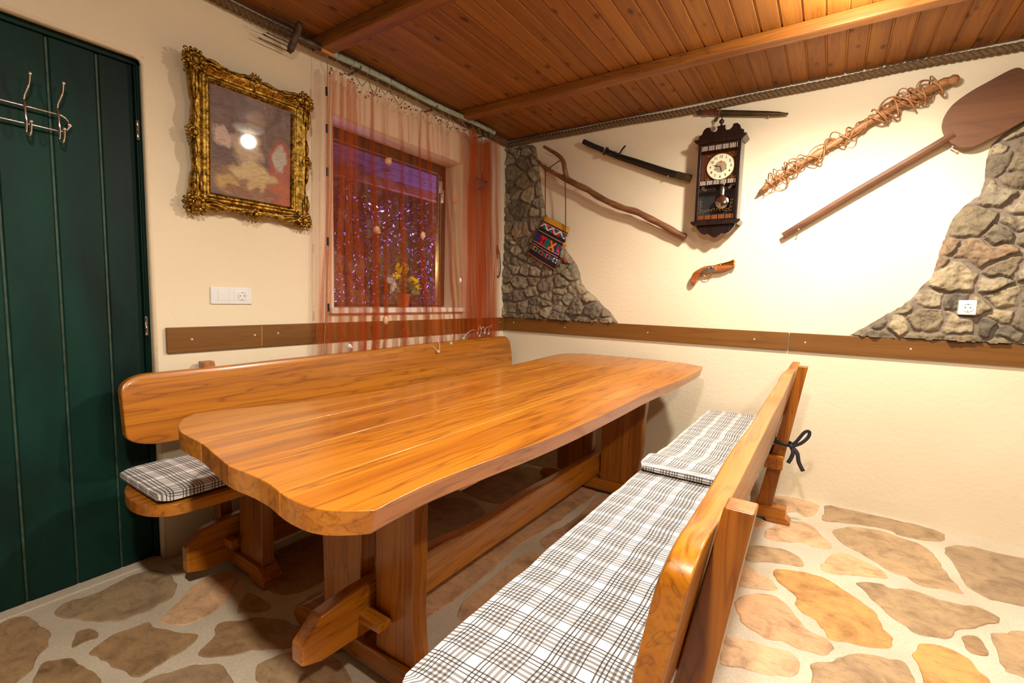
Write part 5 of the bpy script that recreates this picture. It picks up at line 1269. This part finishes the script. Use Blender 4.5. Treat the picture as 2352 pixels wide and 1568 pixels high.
# pendulum box
mb=MB(); mb.box(BX0+.018,BX1-.018,-.014,-.012,BZ0,2.0); mb.build('pendulum_back',M['black'],ck)
mb=MB(); mb.tube([(CX+.022,D1+.05,2.01),(CX+.024,D1+.048,1.885)],.011,8,flat=.2); mb.build('pendulum_rod',M['steel'],ck,smooth=True,angle=1)
mb=MB(); mb.lathe([(.0,.010),(.02,.009),(.040,.005),(.047,0),(.040,-.004),(0,-.006)],(CX+.026,D1+.045,1.866),(0,-1,0),36,1,1); mb.build('pendulum_bob',M['chrome'],ck,smooth=True)
# gilt scrollwork on the glass
mb=MB(); zg=1.80; yg=D1-.0005
def scroll(c,r,a0,turn,th=.0009):
    P=[(c[0]+r*(1-t*.75)*math.cos(a0+turn*t),yg,c[1]+r*(1-t*.75)*math.sin(a0+turn*t)) for t in [i/18 for i in range(19)]]; mb.tube(P,th,4)
for s in (-1,1):
    for k,(dx,dzz,r) in enumerate(((.012,.012,.012),(.03,.006,.012),(.05,.008,.013),(.07,.004,.012),(.088,.008,.014),(.092,.03,.012),(.092,.052,.010),(.094,.07,.008))): scroll((CX+s*dx,zg+dzz),r,PI/2*(1-s)+.4*k,s*4.6)
    for k in range(4): scroll((CX+s*(.088-.006*k),1.955-.004*k),.011-.001*k,k*1.3,5)
mb.build('gilt_scrollwork',plain('gilt_line',(.45,.26,.07),.35,.6),ck)
mb=MB(); mb.box(BX0+.019,BX1-.019,D1+.001,D1+.0025,BZ0+.006,BZ1-.012); mb.build('glass',M['glass'],ck)
# ================================================================ CEILING LAMPS (above the frame)
for i,(L_,lb) in enumerate(((LAMP1,'round opal glass ceiling lamp near the clock wall, mirrored in the painting'),(LAMP2,'round opal glass ceiling lamp over the near end of the room'),(LAMP3,'round opal glass ceiling lamp over the open floor on the right'))):
    cl_=thing('ceiling_lamp',lb,'lamp',(L_[0],L_[1],CZ))
    mb=MB(); mb.lathe([(.0,0),(.15,0),(.152,-.018),(.14,-.022),(0,-.022)],(L_[0],L_[1],CZ),(0,0,1),40); mb.build('base_ring',M['brass'],cl_,smooth=True,angle=.5)
    mb=MB(); mb.lathe([(.0,-.072),(.05,-.069),(.095,-.058),(.128,-.038),(.138,-.022)],(L_[0],L_[1],CZ),(0,0,1),40); mb.build('glass_shade',M['lampglass'],cl_,smooth=True)
# ================================================================ groups of like things
for o in list(sc.objects):
    if o.parent is None and 'category' in o:
        g={'cushion':'plaid seat cushions on the two benches','bench':'wooden benches beside the table','rope':'hemp ropes along the wall tops','shell':'shells hanging in the net curtain','starfish':'starfish hanging in the net curtain','lamp':'opal glass ceiling lamps','stonework':'exposed stone patches on the clock wall'}.get(o['category'])
        if g: o['group']=g
